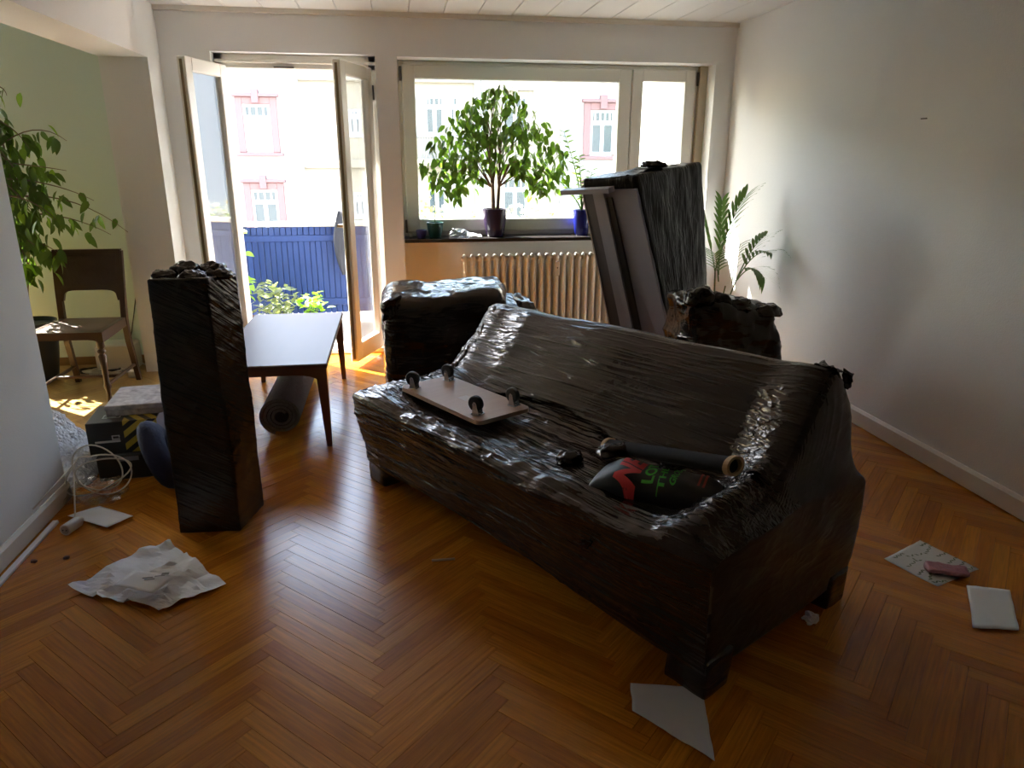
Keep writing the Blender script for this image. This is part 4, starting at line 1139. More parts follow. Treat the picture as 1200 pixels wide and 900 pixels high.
p = ony(556, 279, 5.72)
o = flap('paper_scrap', [(-.06, -.03, .006), (.06, -.045, .002), (.05, .03, .012), (-.05, .035, .03)], None, M_paper, .006, 10, 2); o.location = (p[0], 5.73, SILL + .008)
tag(o, 'white paper scrap on the sill in front of the ficus pot', 'paper')
p = ony(480, 274, 5.80)
tag(crumple('pale_stone', (p[0] + .01, 5.80, SILL), (.014, .014, .018), None, None, mat('stone_pale', (.6, .52, .42), .6), 1.1, n=8, amp=.15), 'tiny pale ornament in the left corner of the sill', 'ornament')

# palm in the right corner ------------------------------------------------------
pal = empty('potted_palm', (2.32, 4.98, 0), 0, 'young palm with thin arching fronds in the corner behind the bundle', 'plant')
pot('pot', (0, 0, 0), .10, .14, .25, mat('pot_terracotta', (.30, .12, .06), .6), pal); MB().lathe([(.001, .21), (.12, .219), (.12, .22), (.001, .222)], 20).build('soil', M_soil, pal)
M_palm = mat('palm_leaf', (0.045, 0.095, 0.03), 0.4, trans=.3)
def frond(p0, p1, arch, n, ll, spread, tipdir):
    p0, p1 = np.array(p0), np.array(p1); mb = MB(); P_ = []
    for i in range(n + 1):
        t = i / n; P_.append(p0 * (1 - t) + p1 * t + np.array([0, 0, arch * 4 * t * (1 - t)]))
    mb.tube(P_, np.linspace(.005, .0015, n + 1), 5)
    for i in range(int(n * .3), n + 1):
        tdir = P_[min(i + 1, n)] - P_[max(i - 1, 0)]; tdir /= np.linalg.norm(tdir) + 1e-9
        side = np.cross(tdir, [0, 0, 1]); side /= np.linalg.norm(side) + 1e-9
        for sg_ in (-1, 1):
            d = tdir * .75 + side * sg_ * spread + np.array([0, 0, .15]); d /= np.linalg.norm(d)
            l_ = ll * (1 - .45 * abs(i / n - .65)) ; wv = .024; nn_ = np.cross(d, [0, 0, 1.]); nn_ /= np.linalg.norm(nn_) + 1e-9
            Vl = []; 
            for k in range(6):
                t = k / 5; c2 = P_[i] + d * l_ * t + np.array([0, 0, -.30 * l_ * t * t]); c2[0] = min(c2[0], .285 + .004 * sg_); w_ = wv * math.sin(PI * (.12 + .88 * t)) ; w_ = max(w_, .0004)
                Vl += [c2 - nn_ * w_ / 2, c2 + nn_ * w_ / 2]
            Vl[1::2] = [v + np.array([0, 0, .003]) for v in Vl[1::2]]
            mb.add(Vl, [(2 * k, 2 * k + 1, 2 * k + 3, 2 * k + 2) for k in range(5)])
    return mb.build('frond', M_palm, pal, True)
def pp(px, py, Y): q = ony(px, py, Y); return (min(q[0], 2.60) - 2.32, Y - 4.98, q[2])
for b0, tip, Y0, Y1, arch, ll, sp in (((838, 318), (872, 232), 5.0, 4.85, .07, .26, .55), ((838, 318), (822, 242), 5.05, 5.1, .02, .24, .6), ((842, 322), (846, 240), 5.0, 5.0, .03, .22, .7),
                                  ((862, 330), (902, 296), 4.9, 4.6, .07, .20, .6), ((862, 330), (896, 277), 4.9, 4.7, .05, .20, .6), ((864, 328), (895, 325), 4.9, 4.65, .07, .18, .6),
                                  ((842, 330), (838, 298), 5.0, 4.95, .02, .18, .9), ((858, 332), (862, 292), 4.95, 4.9, .02, .18, .7)):
    frond(pp(*b0, Y0), pp(*tip, Y1), arch, 10, ll, sp, None)
stm = MB()
for b0, Y0 in (((838, 318), 5.0), ((862, 330), 4.9), ((850, 335), 4.98)):
    q = pp(*b0, Y0); stm.tube([(q[0] * .2, q[1] * .2, .21), (q[0] * .6, q[1] * .6, .21 + (q[2] - .21) * .6), q], [.008, .006, .005], 6)
stm.build('stem', mat('palm_stem', (.09, .13, .04), .5), pal)

# large weeping fig in the side room ---------------------------------------------
TX, TY = -2.52, 5.32
tree = empty('weeping_fig', (TX, TY, 0), 0, 'large weeping fig with long arching branches behind the wooden chair', 'plant')
pot('pot', (0, 0, 0), .13, .18, .42, M_black, tree); MB().lathe([(.001, .37), (.16, .385), (.16, .387), (.001, .389)], 20).build('soil', M_soil, tree)
tb = MB()
def tpt(px, py, Y): q = ony(px, py, Y); return np.array([q[0] - TX, Y - TY, q[2]])
tb.tube([(0, 0, .37), (-.03, .0, .9), (-.10, .0, 1.4), (-.20, .05, 2.0)], [.022, .018, .014, .006], 8)
tb.tube([(.02, 0, .37), (.05, -.02, .62), (.09, .0, .85), (.12, -.05, 1.15)], [.010, .008, .006, .004], 7)
lf1 = leaf_mesh('leaf', .100, .042, M_leaf); lf2 = leaf_mesh('leaf', .090, .040, M_leaf2); lf3 = leaf_mesh('leaf', .078, .034, M_leaf)
BR = [((-5, 175), (40, 135), (78, 165), 5.2), ((0, 190), (50, 195), (78, 200), 5.15), ((20, 210), (70, 215), (110, 235), 5.1), ((25, 230), (90, 225), (150, 272), 5.1),
      ((30, 250), (85, 250), (130, 275), 5.15), ((10, 240), (40, 270), (60, 300), 5.2), ((5, 200), (25, 240), (35, 290), 5.2), ((10, 260), (30, 300), (40, 330), 5.15),
      ((0, 150), (10, 200), (20, 250), 5.2), ((-10, 100), (5, 100), (8, 112), 5.2), ((20, 280), (50, 280), (72, 300), 5.2), ((-5, 140), (20, 150), (35, 175), 5.25),
      ((15, 230), (45, 235), (70, 262), 5.0), ((-10, 220), (12, 260), (22, 310), 5.3), ((-30, 160), (-20, 220), (-10, 280), 5.3), ((-40, 180), (-25, 250), (5, 330), 5.25),
      ((-60, 120), (-40, 180), (-30, 260), 5.3), ((-80, 90), (-40, 100), (-20, 160), 5.3),
      ((-5, 170), (12, 190), (30, 215), 5.15), ((0, 210), (20, 225), (40, 250), 5.1), ((5, 250), (20, 275), (45, 290), 5.1), ((10, 285), (22, 305), (30, 325), 5.1), ((0, 180), (30, 210), (55, 240), 5.2),
      ((0, 295), (12, 325), (22, 365), 5.35), ((-15, 285), (-5, 330), (4, 380), 5.38), ((-35, 290), (-22, 335), (-18, 380), 5.36)]
nl = 0
for a, b, c2, Y in BR:
    A_, B_, C_ = tpt(*a, Y), tpt(*b, Y - .05), tpt(*c2, Y - .1)
    pts = [A_ * (1 - t) ** 2 + 2 * B_ * t * (1 - t) + C_ * t * t for t in np.linspace(0, 1, 9)]
    tb.tube([(-.10 + .0 * nl, 0, max(.9, min(1.6, A_[2])))] + pts, np.linspace(.006, .0015, 10), 5)
    for k in range(11):
        t = random.uniform(.12, 1.0); q = A_ * (1 - t) ** 2 + 2 * B_ * t * (1 - t) + C_ * t * t
        q = q + np.array([random.gauss(0, .03), random.gauss(0, .03), random.gauss(-.01, .02)])
        place_leaf(random.choice((lf1, lf1, lf3, lf2)), tuple(q), tree, (.5, .98)); nl += 1
tb.build('branch', M_bark, tree, True)
more = MB()
for a, b, c2, Y, cnt in (((-10, 150), (15, 200), (30, 300), 5.22, 60), ((-20, 180), (10, 250), (28, 330), 5.28, 60), ((0, 190), (40, 215), (70, 262), 5.12, 45), ((-10, 230), (25, 262), (62, 300), 5.1, 45), ((-30, 120), (0, 140), (30, 190), 5.25, 40)):
    A_, B_, C_ = tpt(*a, Y), tpt(*b, Y - .05), tpt(*c2, Y - .1)
    for k in range(cnt):
        t = random.random(); q = A_ * (1 - t) ** 2 + 2 * B_ * t * (1 - t) + C_ * t * t + np.array([random.gauss(0, .045), random.gauss(0, .04), random.gauss(0, .05)])
        an = random.uniform(0, 2 * PI); kd = random.uniform(.5, .98)
        R_ = orient((math.cos(an) * (1 - kd * .7), math.sin(an) * (1 - kd * .7), -kd), random.uniform(-1.2, 1.2)).to_matrix()
        more.add([tuple(R_ @ v.co + Vector(q)) for v in lf1.vertices], [tuple(f.vertices) for f in lf1.polygons])
tag(more.build('foliage', M_leaf, tree, True), kind='stuff')

# ------------------------------------------------------------------ wooden chair
ch = empty('wooden_chair', (-2.03, 4.94, 0), -.02, 'dark carved wooden chair with a caned seat and turned legs beside the weeping fig', 'chair')
M_dw = mat('dark_wood', (0.058, 0.028, 0.014), 0.35, noise=(12, .3, (1, 1, .3)))
M_cane = mat('cane_seat', (0.10, 0.055, 0.028), 0.5, bump=(300, .8, .003))
SZ = .452
MB().add([(-.20, -.225, SZ - .005), (.20, -.225, SZ - .005), (.185, .20, SZ - .005), (-.185, .20, SZ - .005), (-.20, -.225, SZ + .012), (.20, -.225, SZ + .012), (.185, .20, SZ + .012), (-.185, .20, SZ + .012)],
         [(3, 2, 1, 0), (4, 5, 6, 7), (0, 1, 5, 4), (1, 2, 6, 5), (2, 3, 7, 6), (3, 0, 4, 7)]).build('seat', M_cane, ch)
fr = MB(); 
pts = [(-.225, SZ + .014), (.225, SZ + .014), (.225, SZ - .05)] + [(x, SZ - .05 + .018 * (1 - (x / .2) ** 8)) for x in np.linspace(.2, -.2, 14)] + [(-.225, SZ - .05)]
fr.prism(pts, -.25, -.222, 1)
fr.bbox((-.20, .195, SZ - .045), (.20, .225, SZ + .012), .003)
fr.build('seat_rail', M_dw, ch)
for sx in (-1, 1):
    MB().add([(sx * .225, -.23, SZ - .05), (sx * .195, -.23, SZ - .05), (sx * .175, .22, SZ - .045), (sx * .205, .22, SZ - .045), (sx * .225, -.23, SZ + .014), (sx * .195, -.23, SZ + .014), (sx * .175, .22, SZ + .014), (sx * .205, .22, SZ + .014)],
             [(0, 1, 2, 3), (7, 6, 5, 4), (0, 4, 5, 1), (1, 5, 6, 2), (2, 6, 7, 3), (3, 7, 4, 0)]).build('side_rail', M_dw, ch)
    # turned front leg
    prof = [(.014, 0), (.016, .02), (.014, .04), (.016, .09), (.024, .11), (.018, .13), (.016, .16), (.019, .25), (.024, .31), (.014, .325), (.026, .335), (.026, .345), (.014, .355), (.024, .365), (.022, .41)]
    l_ = MB().lathe(prof, 14, (sx * .195, -.225, 0)); auto_smooth(l_.build('leg', M_dw, ch), 50)
    # rear post, raked
    pt = [(sx * .20, .29, 0), (sx * .195, .225, .30), (sx * .195, .215, SZ), (sx * .20, .245, .66), (sx * .205, .29, .90)]
    pm = MB(); Vq = []; 
    for (a, b, c_), hw_ in zip(pt, (.015, .017, .018, .017, .015)): Vq += [(a - hw_, b - hw_, c_), (a + hw_, b - hw_, c_), (a + hw_, b + hw_, c_), (a - hw_, b + hw_, c_)]
    Fq = [(3, 2, 1, 0), (16, 17, 18, 19)]
    for l_ in range(0, 16, 4):
        for k in range(4): Fq.append((l_ + k, l_ + (k + 1) % 4, l_ + 4 + (k + 1) % 4, l_ + 4 + k))
    pm.add(Vq, Fq).build('leg', M_dw, ch)
    MB().tube([(sx * .195, -.225, .12), (sx * .195, .25, .12)], .011, 8).build('stretcher', M_dw, ch)
MB().tube([(-.195, -.02, .12), (.195, -.02, .12)], .011, 8).build('stretcher', M_dw, ch)
# back panel with arched lower edge
pts = [(-.215, .905), (-.20, .915), (.20, .915), (.215, .905), (.185, .46)] + [(.165, .46), (.165, .58)]
arch = [(.165 * math.cos(a) if False else .165 * math.copysign(abs(math.cos(a)) ** .35, math.cos(a)), .58 + .07 * abs(math.sin(a)) ** .5) for a in np.linspace(.15, PI - .15, 14)]
poly = [(-.212, .912), (.212, .912), (.195, .58)] + [(.17, .58)] + arch + [(-.17, .58), (-.195, .58)]
V = []; 
for dy in (-.014, .014):
    for x, z in poly: V.append((x, .225 + (z - .55) * .17 + dy, z))
n_ = len(poly); F = [tuple(range(n_))[::-1], tuple(range(n_, 2 * n_))] + [(i, (i + 1) % n_, n_ + (i + 1) % n_, n_ + i) for i in range(n_)]
obj('backrest', mesh('backrest', V, F, M_dw), ch)
V = [(x, .225 + (z - .55) * .17 - .017, z) for x, z in ((-.17, .68), (.17, .68), (.185, .88), (-.185, .88))]
MB().add(V + [(a, b + .006, c_) for a, b, c_ in V], [(0, 1, 2, 3), (7, 6, 5, 4), (0, 4, 5, 1), (1, 5, 6, 2), (2, 6, 7, 3), (3, 7, 4, 0)]).build('back_panel', mat('carved_panel', (.05, .022, .012), .4, bump=(60, .9, .006)), ch)

# white box and cables behind the chair
p = onz(85, 428)
tag(MB().bbox((-.13, -.09, 0), (.13, .09, .20), .01).build('white_box', mat('box_white', (.62, .60, .56), .6), None, loc=(-2.05, 5.54, 0)), 'white box on the floor behind the wooden chair', 'box')
def cable(name, pts, r, m, label, cat, n=6):
    P_ = [np.array(p, float) for p in pts]; Q_ = []
    E_ = [2 * P_[0] - P_[1]] + P_ + [2 * P_[-1] - P_[-2]]
    for i in range(1, len(E_) - 2):
        for t in np.linspace(0, 1, n, endpoint=False):
            p0, p1, p2, p3 = E_[i - 1:i + 3]
            Q_.append(.5 * (2 * p1 + (p2 - p0) * t + (2 * p0 - 5 * p1 + 4 * p2 - p3) * t * t + (3 * p1 - p0 - 3 * p2 + p3) * t ** 3))
    Q_.append(P_[-1]); Q_ = [np.array([q[0], q[1], max(q[2], r)]) for q in Q_]
    o = MB().tube(Q_, r, 8).build(name, m, None, True)
    return tag(o, label, cat)
M_cw = mat('cable_white', (.58, .55, .48), .45)
M_cb = mat('cable_black', (.015, .014, .013), .45)
base = onz(125, 438)
cable('white_cable', [(base[0] + .13 * math.cos(t * 2.2) * (1 + .2 * math.sin(t)), base[1] + .06 * math.sin(t * 2.2), .008 + .012 * (t % 2)) for t in np.linspace(0, 14, 40)], .005, M_cw, 'tangled white cable on the floor under the wooden chair', 'cable', 3)
cable('black_cable', [(base[0] - .05 + .14 * math.cos(t * 1.7 + 1), base[1] + .03 + .05 * math.sin(t * 1.7 + 1), .02 + .01 * math.sin(t * 3)) for t in np.linspace(0, 9, 26)], .005, M_cb, 'tangled black cable on the floor under the wooden chair', 'cable', 3)
q0, q1 = onz(150, 424), onz(220, 436)
cable('white_cable', [q0 + np.array([0, 0, .05]), (q0 * .7 + q1 * .3) + np.array([0, -.02, .01]), (q0 * .4 + q1 * .6), q1], .005, M_cw, 'white cable running along the floor past the foot of the pier', 'cable')
cable('black_cable', [tuple(ony(160, 340, YB - .016)), tuple(ony(156, 375, YB - .016)), tuple(ony(152, 400, YB - .02)), tuple(onz(140, 425, .01))], .004, M_cb, 'thin black cable hanging down the green wall', 'cable')
p = onz(147, 424, .02)
tag(MB().bbox((-.035, -.025, 0), (.035, .025, .05), .006).build('power_plug', mat('plug_white', (.66, .63, .57), .4), None, loc=(-1.88, 5.30, 0)), 'white plug block among the cables by the pier', 'plug')

# ------------------------------------------------------------------ boxes left of the tower
M_bk = mat('box_black', (.012, .012, .012), .4); M_yel = mat('print_yellow', (.50, .36, .04), .5); M_pw = mat('print_white', (.55, .55, .55), .5)
c0 = onz(146, 560); zl = .125
lb = empty('black_carton', (-1.32, 3.60, 0), .12, 'plain black carton under the striped carton', 'carton')
MB().bbox((-.155, -.12, 0), (.16, .16, zl), .004).build('carton_body', M_bk, lb)
MB().box((-.06, -.121, zl - .03), (.03, -.1202, zl - .008)).build('carton_label', mat('label_grey', (.22, .23, .26), .5), lb)
ub = empty('striped_carton', (-1.345, 3.62, zl + .001), .12, 'black carton with yellow hazard stripes and a white logo', 'carton')
BX0, BX1, BY0, BY1, BH = -.16, .15, -.12, .15, .165
MB().bbox((BX0, BY0, 0), (BX1, BY1, BH), .003).build('carton_body', M_bk, ub)
def poly_on_front(pts, m, name): return MB().prism(pts, BY0 - .0012, BY0 - .0002, 1).build(name, m, ub)
sx0, sx1 = .0, .15
for k in range(4):      # rising stripes on the front
    z0_ = -.045 + k * .062; q = clip_poly([np.array(p) for p in ((sx0, z0_), (sx1, z0_ + .115), (sx1, z0_ + .148), (sx0, z0_ + .033))], sx0, sx1, .006, BH)
    if len(q) > 2: poly_on_front([tuple(a) for a in q], M_yel, 'stripe')
for k in range(3):      # falling stripes on the top
    x_ = .0 + .065 * k; q = clip_poly([np.array(p) for p in ((x_, BY0), (x_ + .035, BY0), (x_ - .045, BY0 + .12), (x_ - .08, BY0 + .12))], sx0, sx1, BY0, BY1)
    if len(q) > 2: MB().prism([tuple(a) for a in q], BH + .0002, BH + .0012, 2).build('stripe', M_yel, ub)
lg = MB()               # logo: open square bracket over a row of small strokes
for a, b, c_, d in ((-.055, .092, -.02, .097), (-.055, .075, -.05, .097), (-.055, .075, -.02, .080), (-.025, .085, -.02, .097), (-.130, .062, -.02, .072)):
    lg.box((a, BY0 - .0014, b), (c_, BY0 - .0002, d))
lg.build('logo', M_pw, ub)
lg = MB()
for a, b, c_, d in ((-.10, -.06, -.02, -.055), (-.10, -.015, -.02, -.01), (-.10, -.06, -.095, -.01), (-.025, -.06, -.02, -.01), (-.08, -.048, -.04, -.042), (-.08, -.030, -.04, -.024)):
    lg.box((a, b, BH + .0002), (c_, d, BH + .0014))
lg.build('logo', M_pw, ub)
fb = empty('patterned_box', (-1.285, 3.70, zl + BH + .003), .10, 'flat patterned grey box lying on the striped carton', 'box')
M_pat = mat('patterned_paper', (.30, .26, .24), .6, noise=(35, 1.0))
MB().bbox((-.15, -.12, 0), (.19, .20, .05), .004).build('box_body', M_pat, fb)
MB().bbox((-.153, -.123, .03), (.193, .203, .055), .004).build('box_lid', mat('patterned_lid', (.36, .33, .34), .55, noise=(30, .95)), fb)
# blue pad / coil
bp = empty('blue_coil', (-1.085, 3.37, 0), .25, 'dark blue padded ring leaning against the striped carton', 'padded ring')
tc_ = MB(); R_, r_ = .112, .068; Vt = []; Ft = []; N1, N2 = 36, 14
for i in range(N1):
    a = 2 * PI * i / N1
    for j in range(N2):
        b = 2 * PI * j / N2; rr_ = R_ + r_ * math.cos(b) * (.8 + .1 * math.sin(5 * a)); Vt.append((r_ * .8 * math.sin(b) + .10 * math.sin(a) * .0, rr_ * math.cos(a), rr_ * math.sin(a) + R_ + r_ * .85))
for i in range(N1):
    for j in range(N2): Ft.append((i * N2 + j, ((i + 1) % N1) * N2 + j, ((i + 1) % N1) * N2 + (j + 1) % N2, i * N2 + (j + 1) % N2))
Vt = np.array(Vt); Vt[:, 2] = np.maximum(Vt[:, 2] * .98, 0); Vt[:, 0] += -.10 * (Vt[:, 2] / .36)
obj('padding', mesh('padding', Vt, Ft, mat('navy_fabric', (.014, .019, .06), .8, bump=(60, .7, .006)), True), bp)
crumple('white_cloth', (-1.0, 3.60, 0), (.05, .05, .14), 'crumpled white cloth between the blue ring and the wrapped tower', 'cloth', mat('cloth_white', (.55, .56, .60), .8), 6.1, amp=.5)

# bubble wrap behind the wall end
bwp = empty('bubble_wrap', (-1.66, 3.62, 0), 0, 'crumpled heap of white bubble wrap behind the end of the left wall', 'bubble wrap')
V, F, Q = rounded_hex([(-.20, -.20, 0), (.20, -.22, 0), (.18, .16, 0), (-.18, .16, 0), (-.20, -.08, .34), (-.10, -.10, .34), (-.10, .10, .34), (-.20, .10, .34)], (34, 24, 34), (.3, .3, .3))
N_ = vnormals(V, F); V = V + N_ * (.02 * fbm(V * 9, 3) + .012 * ridge(V * 14, 2))[:, None]; V[:, 2] = np.maximum(V[:, 2], 0)
M_bub = mat('bubble_plastic', (.66, .67, .70), .25); 
N0, L0 = nodes_of(M_bub); vo = N0.new('ShaderNodeTexVoronoi'); vo.inputs['Scale'].default_value = 70
tc0 = N0.new('ShaderNodeTexCoord'); L0.new(tc0.outputs['Object'], vo.inputs['Vector']); bp0 = N0.new('ShaderNodeBump'); bp0.inputs['Strength'].default_value = .9; bp0.inputs['Distance'].default_value = .01; bp0.invert = True
L0.new(vo.outputs['Distance'], bp0.inputs['Height']); L0.new(bp0.outputs[0], N0['Principled BSDF'].inputs['Normal'])
obj('wrap_sheet', mesh('wrap_sheet', V, F, M_bub, True), bwp)
# clear plastic bag with the cable coil
p = onz(110, 590)
M_clear = glass_mat('clear_plastic', (.86, .85, .80), .12, .1)
pb = crumple('plastic_bag', (p[0], p[1] + .05, .0), (.13, .085, .045), 'crumpled clear plastic bag on the floor at the wall end', 'plastic bag', M_clear, 9.3, n=20, amp=.4)
co = onz(112, 585)
cable('beige_cable', [onz(0, 560, .25) if False else (XL + .02, 2.95, .12)] + [(co[0] + .03 + (.12 + .03 * math.sin(t * .37)) * math.cos(t), co[1] + .02 + .05 * math.sin(t * 1.0 + .3 * math.sin(t * .6)), .12 + (.08 + .035 * math.sin(t * .45 + 1)) * math.sin(t + .5 * math.sin(t * .3)) + .004 * (t / 6)) for t in np.linspace(2.4, 2.4 + 3 * 2 * PI, 40)] + [onz(88, 603, .04), onz(84, 614, .028)], .0034, M_cw, 'loose coil of beige cable standing on the plastic bag', 'cable', 3)
sk = onz(84, 624)
so = empty('extension_socket', (sk[0], sk[1] + .02, 0), -.3, 'round beige extension socket on the floor at the left baseboard', 'socket')
sb_ = MB().tube([(0, -.045, .024), (0, .03, .024), (0, .055, .024)], [.024, .024, .010], 16); auto_smooth(sb_.build('socket_body', M_cw, so))
MB().tube([(0, -.046, .024), (0, -.045, .024)], .018, 14).build('socket_face', mat('socket_inner', (.30, .28, .24), .5), so)
for sx in (-1, 1): MB().tube([(sx * .008, -.048, .024), (sx * .008, -.0458, .024)], .003, 8).build('socket_hole', M_black, so)
a0, a1 = onz(0, 668), onz(55, 614)
du = empty('cable_duct', (XL + .045, (a1[1]) - .9, 0), 0, 'white plastic cable strip lying loose along the left baseboard', 'cable strip')
MB().bbox((-.010, -.8, 0), (.014, .90, .016), .003).build('strip', mat('duct_white', (.74, .73, .70), .4), du)

# ------------------------------------------------------------------ papers and scraps on the floor
def paper(name, pix, label, cat, m, amp, n=26, z=.001, seed=0., up=(0, 0, 0, 0), thick=.0006, parent=None):
    c4 = [onz(*q) for q in pix]; ctr = sum(c4) / 4; V = []; F = []
    for i in range(n + 1):
        for j in range(n + 1):
            s, t = i / n, j / n
            w4 = ((1 - s) * (1 - t), s * (1 - t), s * t, (1 - s) * t)
            q = sum(w * c_ for w, c_ in zip(w4, c4)) - ctr; q[2] = sum(w * h for w, h in zip(w4, up)); V.append(q)
    V = np.array(V); h = amp * (np.abs(fbm(V * 6 + seed, 3)) + .6 * ridge(V * 9 + seed, 1) ** 2)
    edge = np.array([min(i, j, n - i, n - j) / n for i in range(n + 1) for j in range(n + 1)])
    V[:, 2] += h + z
    V[:, :2] += .006 * np.c_[fbm(V * 12 + seed + 3, 2), fbm(V * 12 + seed + 8, 2)] * (amp / .01) ** .5 * .8
    for i in range(n):
        for j in range(n): a = i * (n + 1) + j; F.append((a, a + 1, a + n + 2, a + n + 1))
    if vnormals(V, F)[:, 2].mean() < 0: F = [f[::-1] for f in F]
    o = obj(name, mesh(name, V, F, m, amp < .01), parent, (ctr[0], ctr[1], 0)); sm = o.modifiers.new('th', 'SOLIDIFY'); sm.thickness = thick; sm.offset = 1
    if label: tag(o, label, cat)
    return o, ctr
o, cc_ = paper('packing_paper', ((80, 692), (197, 635), (264, 687), (187, 720)), 'large crumpled sheet of white packing paper on the parquet before the wrapped tower', 'paper', M_paper, .030, 20, seed=2.)
o2, c2_ = paper('printed_card', ((136, 702), (160, 684), (209, 692), (182, 712)), 'small white printed card lying on the crumpled packing paper', 'card', mat('card_white', (.70, .70, .71), .5), .002, 8, z=.056, seed=5.)
lt = MB()
for q, (a, b) in enumerate(((-.01, .012), (.0, .0), (.03, .018))): lt.box((a, b, .061), (a + .035, b + .005, .0615))
lt.box((.05, .025, .061), (.075, .04, .0615)); lt.build('print_mark', mat('print_grey', (.12, .12, .13), .6), o2)
paper('folded_letter', ((80, 606), (118, 598), (156, 606), (126, 622)), 'folded white letter on the floor beside the extension socket', 'paper', mat('letter_white', (.74, .75, .80), .6), .004, 12, seed=3., up=(.004, .02, .004, .012))
o, c3 = paper('printed_sheet', ((1036, 656), (1079, 634), (1147, 668), (1098, 688)), 'white sheet printed with small green sprigs on the floor by the right wall', 'paper', mat('sheet_white', (.66, .66, .62), .6), .005, 18, seed=7.)
gm = mat('sprig_green', (.10, .14, .06), .7)
Zs = [v.co for v in o.data.vertices]
for (px, py, ln, an) in ((1053, 653, 9, .4), (1074, 652, 14, .1), (1082, 640, 6, .4), (1088, 645, 10, .7), (1104, 651, 9, .3), (1116, 658, 10, .5), (1086, 660, 15, -.6), (1069, 662, 11, .5), (1079, 672, 7, .6), (1090, 677, 8, .9), (1101, 683, 8, .0), (1127, 663, 9, .6), (1136, 669, 10, .4)):
    q = onz(px, py) - c3; z_ = max(min(((v[0] - q[0]) ** 2 + (v[1] - q[1]) ** 2, v[2]) for v in Zs)[1], 0) + .0035; sp2 = MB()
    for k in range(5):
        t = (k - 2) / 2 * ln * .0030; x_, y_ = q[0] + t * math.cos(an), q[1] + t * math.sin(an); r_ = .010
        a = an + (.8 if k % 2 else -.8)
        sp2.add([(x_ - r_ * math.cos(a), y_ - r_ * math.sin(a), z_), (x_ + .004 * math.sin(a), y_ - .004 * math.cos(a), z_), (x_ + r_ * math.cos(a), y_ + r_ * math.sin(a), z_), (x_ - .004 * math.sin(a), y_ + .004 * math.cos(a), z_)], [(0, 1, 2, 3)])
    tag(sp2.build('sprig', gm, o), kind='stuff')
c_ = onz(1109, 673)
V, F, Q = rounded_hex([(-.075, -.032, 0), (.075, -.032, 0), (.075, .032, 0), (-.075, .032, 0), (-.07, -.03, .022), (.07, -.03, .022), (.07, .03, .022), (-.07, .03, .022)], (24, 12, 6), (.2, .3, .5))
V = V + vnormals(V, F) * (.004 * fbm(V * 40, 2))[:, None]; V[:, 2] = np.maximum(V[:, 2], 0) + .0
tag(obj('pink_packet', mesh('pink_packet', V, F, mat('pink_wrap', (.42, .19, .22), .35, noise=(90, .4), bump=(110, .6, .004)), True), None, (c_[0], c_[1], .010), (0, 0, -.42)), 'small pink packet in bubble wrap lying on the printed sheet', 'packet')
n1_, _ = paper('napkin', ((1133, 688), (1182, 694), (1194, 741), (1140, 738)), 'folded white paper napkin on the floor by the right wall', 'napkin', mat('napkin_white', (.64, .66, .64), .8), .004, 14, z=.004, seed=9., thick=.004)
paper('paper_under_sofa', ((739, 802), (822, 806), (838, 892), (741, 838)), 'white paper sheet caught under the near foot of the wrapped sofa', 'paper', mat('paper_bluish', (.62, .63, .66), .65), .006, 20, seed=12., up=(.0, .0, .0, .012))
c_ = onz(950, 728)
crumple('paper_scrap', (c_[0], c_[1], 0), (.024, .022, .014), 'small crumpled white paper scrap beside the rear foot of the sofa', 'paper', mat('scrap_white', (.68, .68, .68), .7), 3.9, n=10, amp=.7)
e0, e1 = onz(506, 658), onz(533, 656)
tag(MB().tube([(e0[0], e0[1], .0045), (e1[0], e1[1], .0045)], .0045, 8).build('wooden_stick', mat('stick_pale', (.55, .46, .36), .6)), 'short pale stick lying on the parquet in front of the sofa', 'stick')
for i, (px, py, lab) in enumerate(((40, 659, 'brown crumb on the parquet close to the left baseboard'), (78, 655, 'brown crumb on the parquet below the extension socket'))):
    c_ = onz(px, py); crumple('wood_crumb', (c_[0], c_[1], 0), (.013, .009, .006), lab, 'crumb', mat('crumb_brown', (.16, .07, .03), .8), i * 3., n=6, amp=.4)

# ------------------------------------------------------------------ balcony things
M_lg = mat('shrub_grey_green', (.16, .20, .12), .6, trans=.3); M_lime = mat('leaf_lime', (.16, .28, .03), .5, trans=.45)
def bush(name, loc, half, n, label, ml, pm, ph, pr_, seed, ls=1.0):
    random.seed(seed); e = empty(name, loc, 0, label, 'plant')
    pot('pot', (0, 0, 0), pr_ * .8, pr_, ph, pm, e)
    me_ = leaf_mesh('leaf', .10 * ls, .04 * ls, ml); fo = MB(); k = 0
    sm_ = MB()
    for i in range(7):
        a = 2 * PI * i / 7; sm_.tube([(0, 0, ph - .04), (half[0] * .5 * math.cos(a), half[1] * .5 * math.sin(a), ph + half[2] * .9)], [.006, .002], 5)
    sm_.build('stem', mat('stem_green', (.1, .14, .04), .6), e)
    while k < n:
        x, y, z = [random.uniform(-1, 1) for _ in range(3)]
        if x * x + y * y + z * z > 1: continue
        k += 1
        a = random.uniform(0, 2 * PI); obj('leaf', me_, e, (x * half[0], y * half[1], ph + half[2] * (1 + z) * .95), orient((math.cos(a), math.sin(a), random.uniform(-.3, .9)), random.uniform(-1, 1)))
    return e
q = ony(338, 375, 6.75)
bush('balcony_shrub', (ony(322, 350, 6.72)[0], 6.72, -.03), (.22, .16, .19), 170, 'silvery grey shrub in a pot on the balcony', M_lg, mat('pot_clay', (.30, .16, .10), .8), .10, .12, 11, .8)
bush('balcony_plant', (ony(367, 350, 6.55)[0], 6.55, -.03), (.13, .11, .10), 60, 'lime green leafy plant in a blue pot on the balcony', M_lime, M_bluepot, .19, .11, 12, .9)
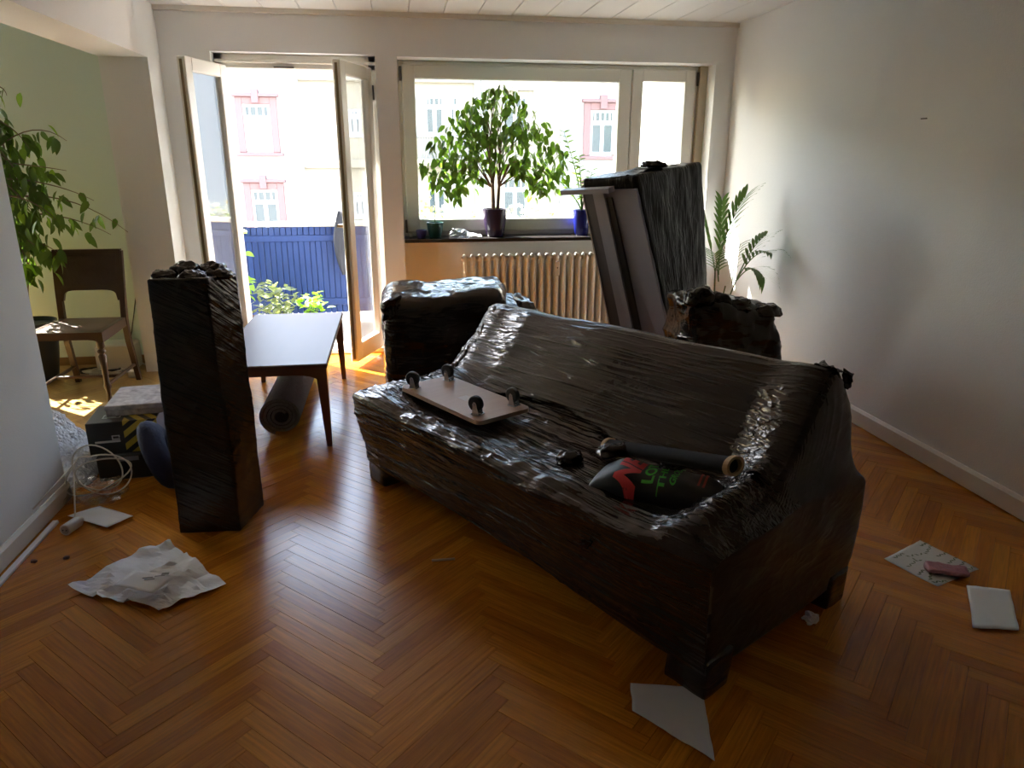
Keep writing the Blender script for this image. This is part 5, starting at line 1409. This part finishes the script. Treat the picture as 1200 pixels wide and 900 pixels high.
cl = empty('climbing_plant', (ony(287, 290, 6.45)[0] - .05, 6.45, -.03), 0, 'tall lime green climber at the left end of the balcony', 'plant')
pot('pot', (0, 0, 0), .08, .10, .2, MATS['pot_clay'], cl); MB().tube([(0, 0, .17), (.02, 0, .5), (.0, 0, .95)], [.008, .006, .003], 6).build('stem', MATS['stem_green'], cl)
lmm = leaf_mesh('leaf', .11, .06, M_lime)
for i in range(34):
    a = random.uniform(0, 2 * PI); obj('leaf', lmm, cl, (random.gauss(0, .035), random.gauss(0, .03), random.uniform(.35, .95)), orient((math.cos(a), math.sin(a), random.uniform(-.4, .4)), random.uniform(-.8, .8)))
# flower box on the handrail in front of the window
fbx = empty('flower_box', (1.0, 7.21, .66), 0, 'long flower box with white and yellow blossoms hung outside the window', 'flower box')
MB().prism([(-.06, 0), (.06, 0), (.085, .20), (-.085, .20)], -.95, 1.2, 0).build('trough', MATS['pot_clay'], fbx)
for k in (-.6, .2, .9): MB().bbox((k - .01, -.10, .17), (k + .01, -.055, .272), .002).build('hanger', M_metal, fbx)
random.seed(5)
fl = MB(); fw = MB(); fyel = MB()
for i in range(300):
    x, y = random.uniform(-.95, 1.2), random.uniform(-.08, .08); z = .20 + random.uniform(0, .16)
    R_ = orient((random.uniform(-1, 1), random.uniform(-1, 1), random.uniform(-.2, 1)), random.uniform(-1, 1)).to_matrix()
    fl.add([tuple(R_ @ (v.co * .7) + Vector((x, y, z))) for v in lm2.vertices], [tuple(f.vertices) for f in lm2.polygons])
for i in range(170):
    x, y = random.uniform(-.95, 1.2), random.uniform(-.09, .09); z = .27 + random.uniform(0, .14); yel = x < -.62 or random.random() < .12
    if x < -.62: z += .06
    r_ = .022; mb = fyel if yel else fw
    V5 = [(x, y, z)]; 
    for k in range(10):
        a = 2 * PI * k / 10; rr_ = r_ * (1 if k % 2 == 0 else .55); V5.append((x + rr_ * math.cos(a), y - .008 * (k % 2), z + rr_ * math.sin(a)))
    mb.add(V5, [(0, 1 + k, 1 + (k + 1) % 10) for k in range(10)])
tag(fl.build('foliage', M_lg, fbx), kind='stuff'); tag(fw.build('white_blossoms', mat('petal_white', (.75, .75, .72), .6), fbx), kind='stuff'); tag(fyel.build('yellow_blossoms', mat('petal_yellow', (.60, .48, .20), .6), fbx), kind='stuff')
# dark jacket hanging at the open door
hp = ony(402, 250, 6.9)
jk = empty('hanging_cloth', (hp[0], 6.93, hp[2] - .56), 0, 'dark grey cloth hanging over the balcony railing at the door', 'cloth')
V = []; F = []; n_ = 14
for i in range(n_ + 1):
    for j in range(9):
        t, s = i / n_, j / 8; wv = .05 + .075 * math.sin(PI * min(1, t * .95 + .05)); V.append(((s - .5) * 2 * wv * .8, .012 * math.sin(s * 9 + t * 4), .58 * (1 - t)))
for i in range(n_):
    for j in range(8): a = i * 9 + j; F.append((a, a + 1, a + 10, a + 9))
o = obj('cloth_sheet', mesh('cloth_sheet', V, F, mat('cloth_dark', (.018, .02, .03), .85, bump=(30, .4, .01)), True), jk); sm = o.modifiers.new('th', 'SOLIDIFY'); sm.thickness = .012
MB().tube([(0, 0, .575), (0, .05, .61), (0, .12, .60)], .004, 6).build('hook', M_metal, jk)
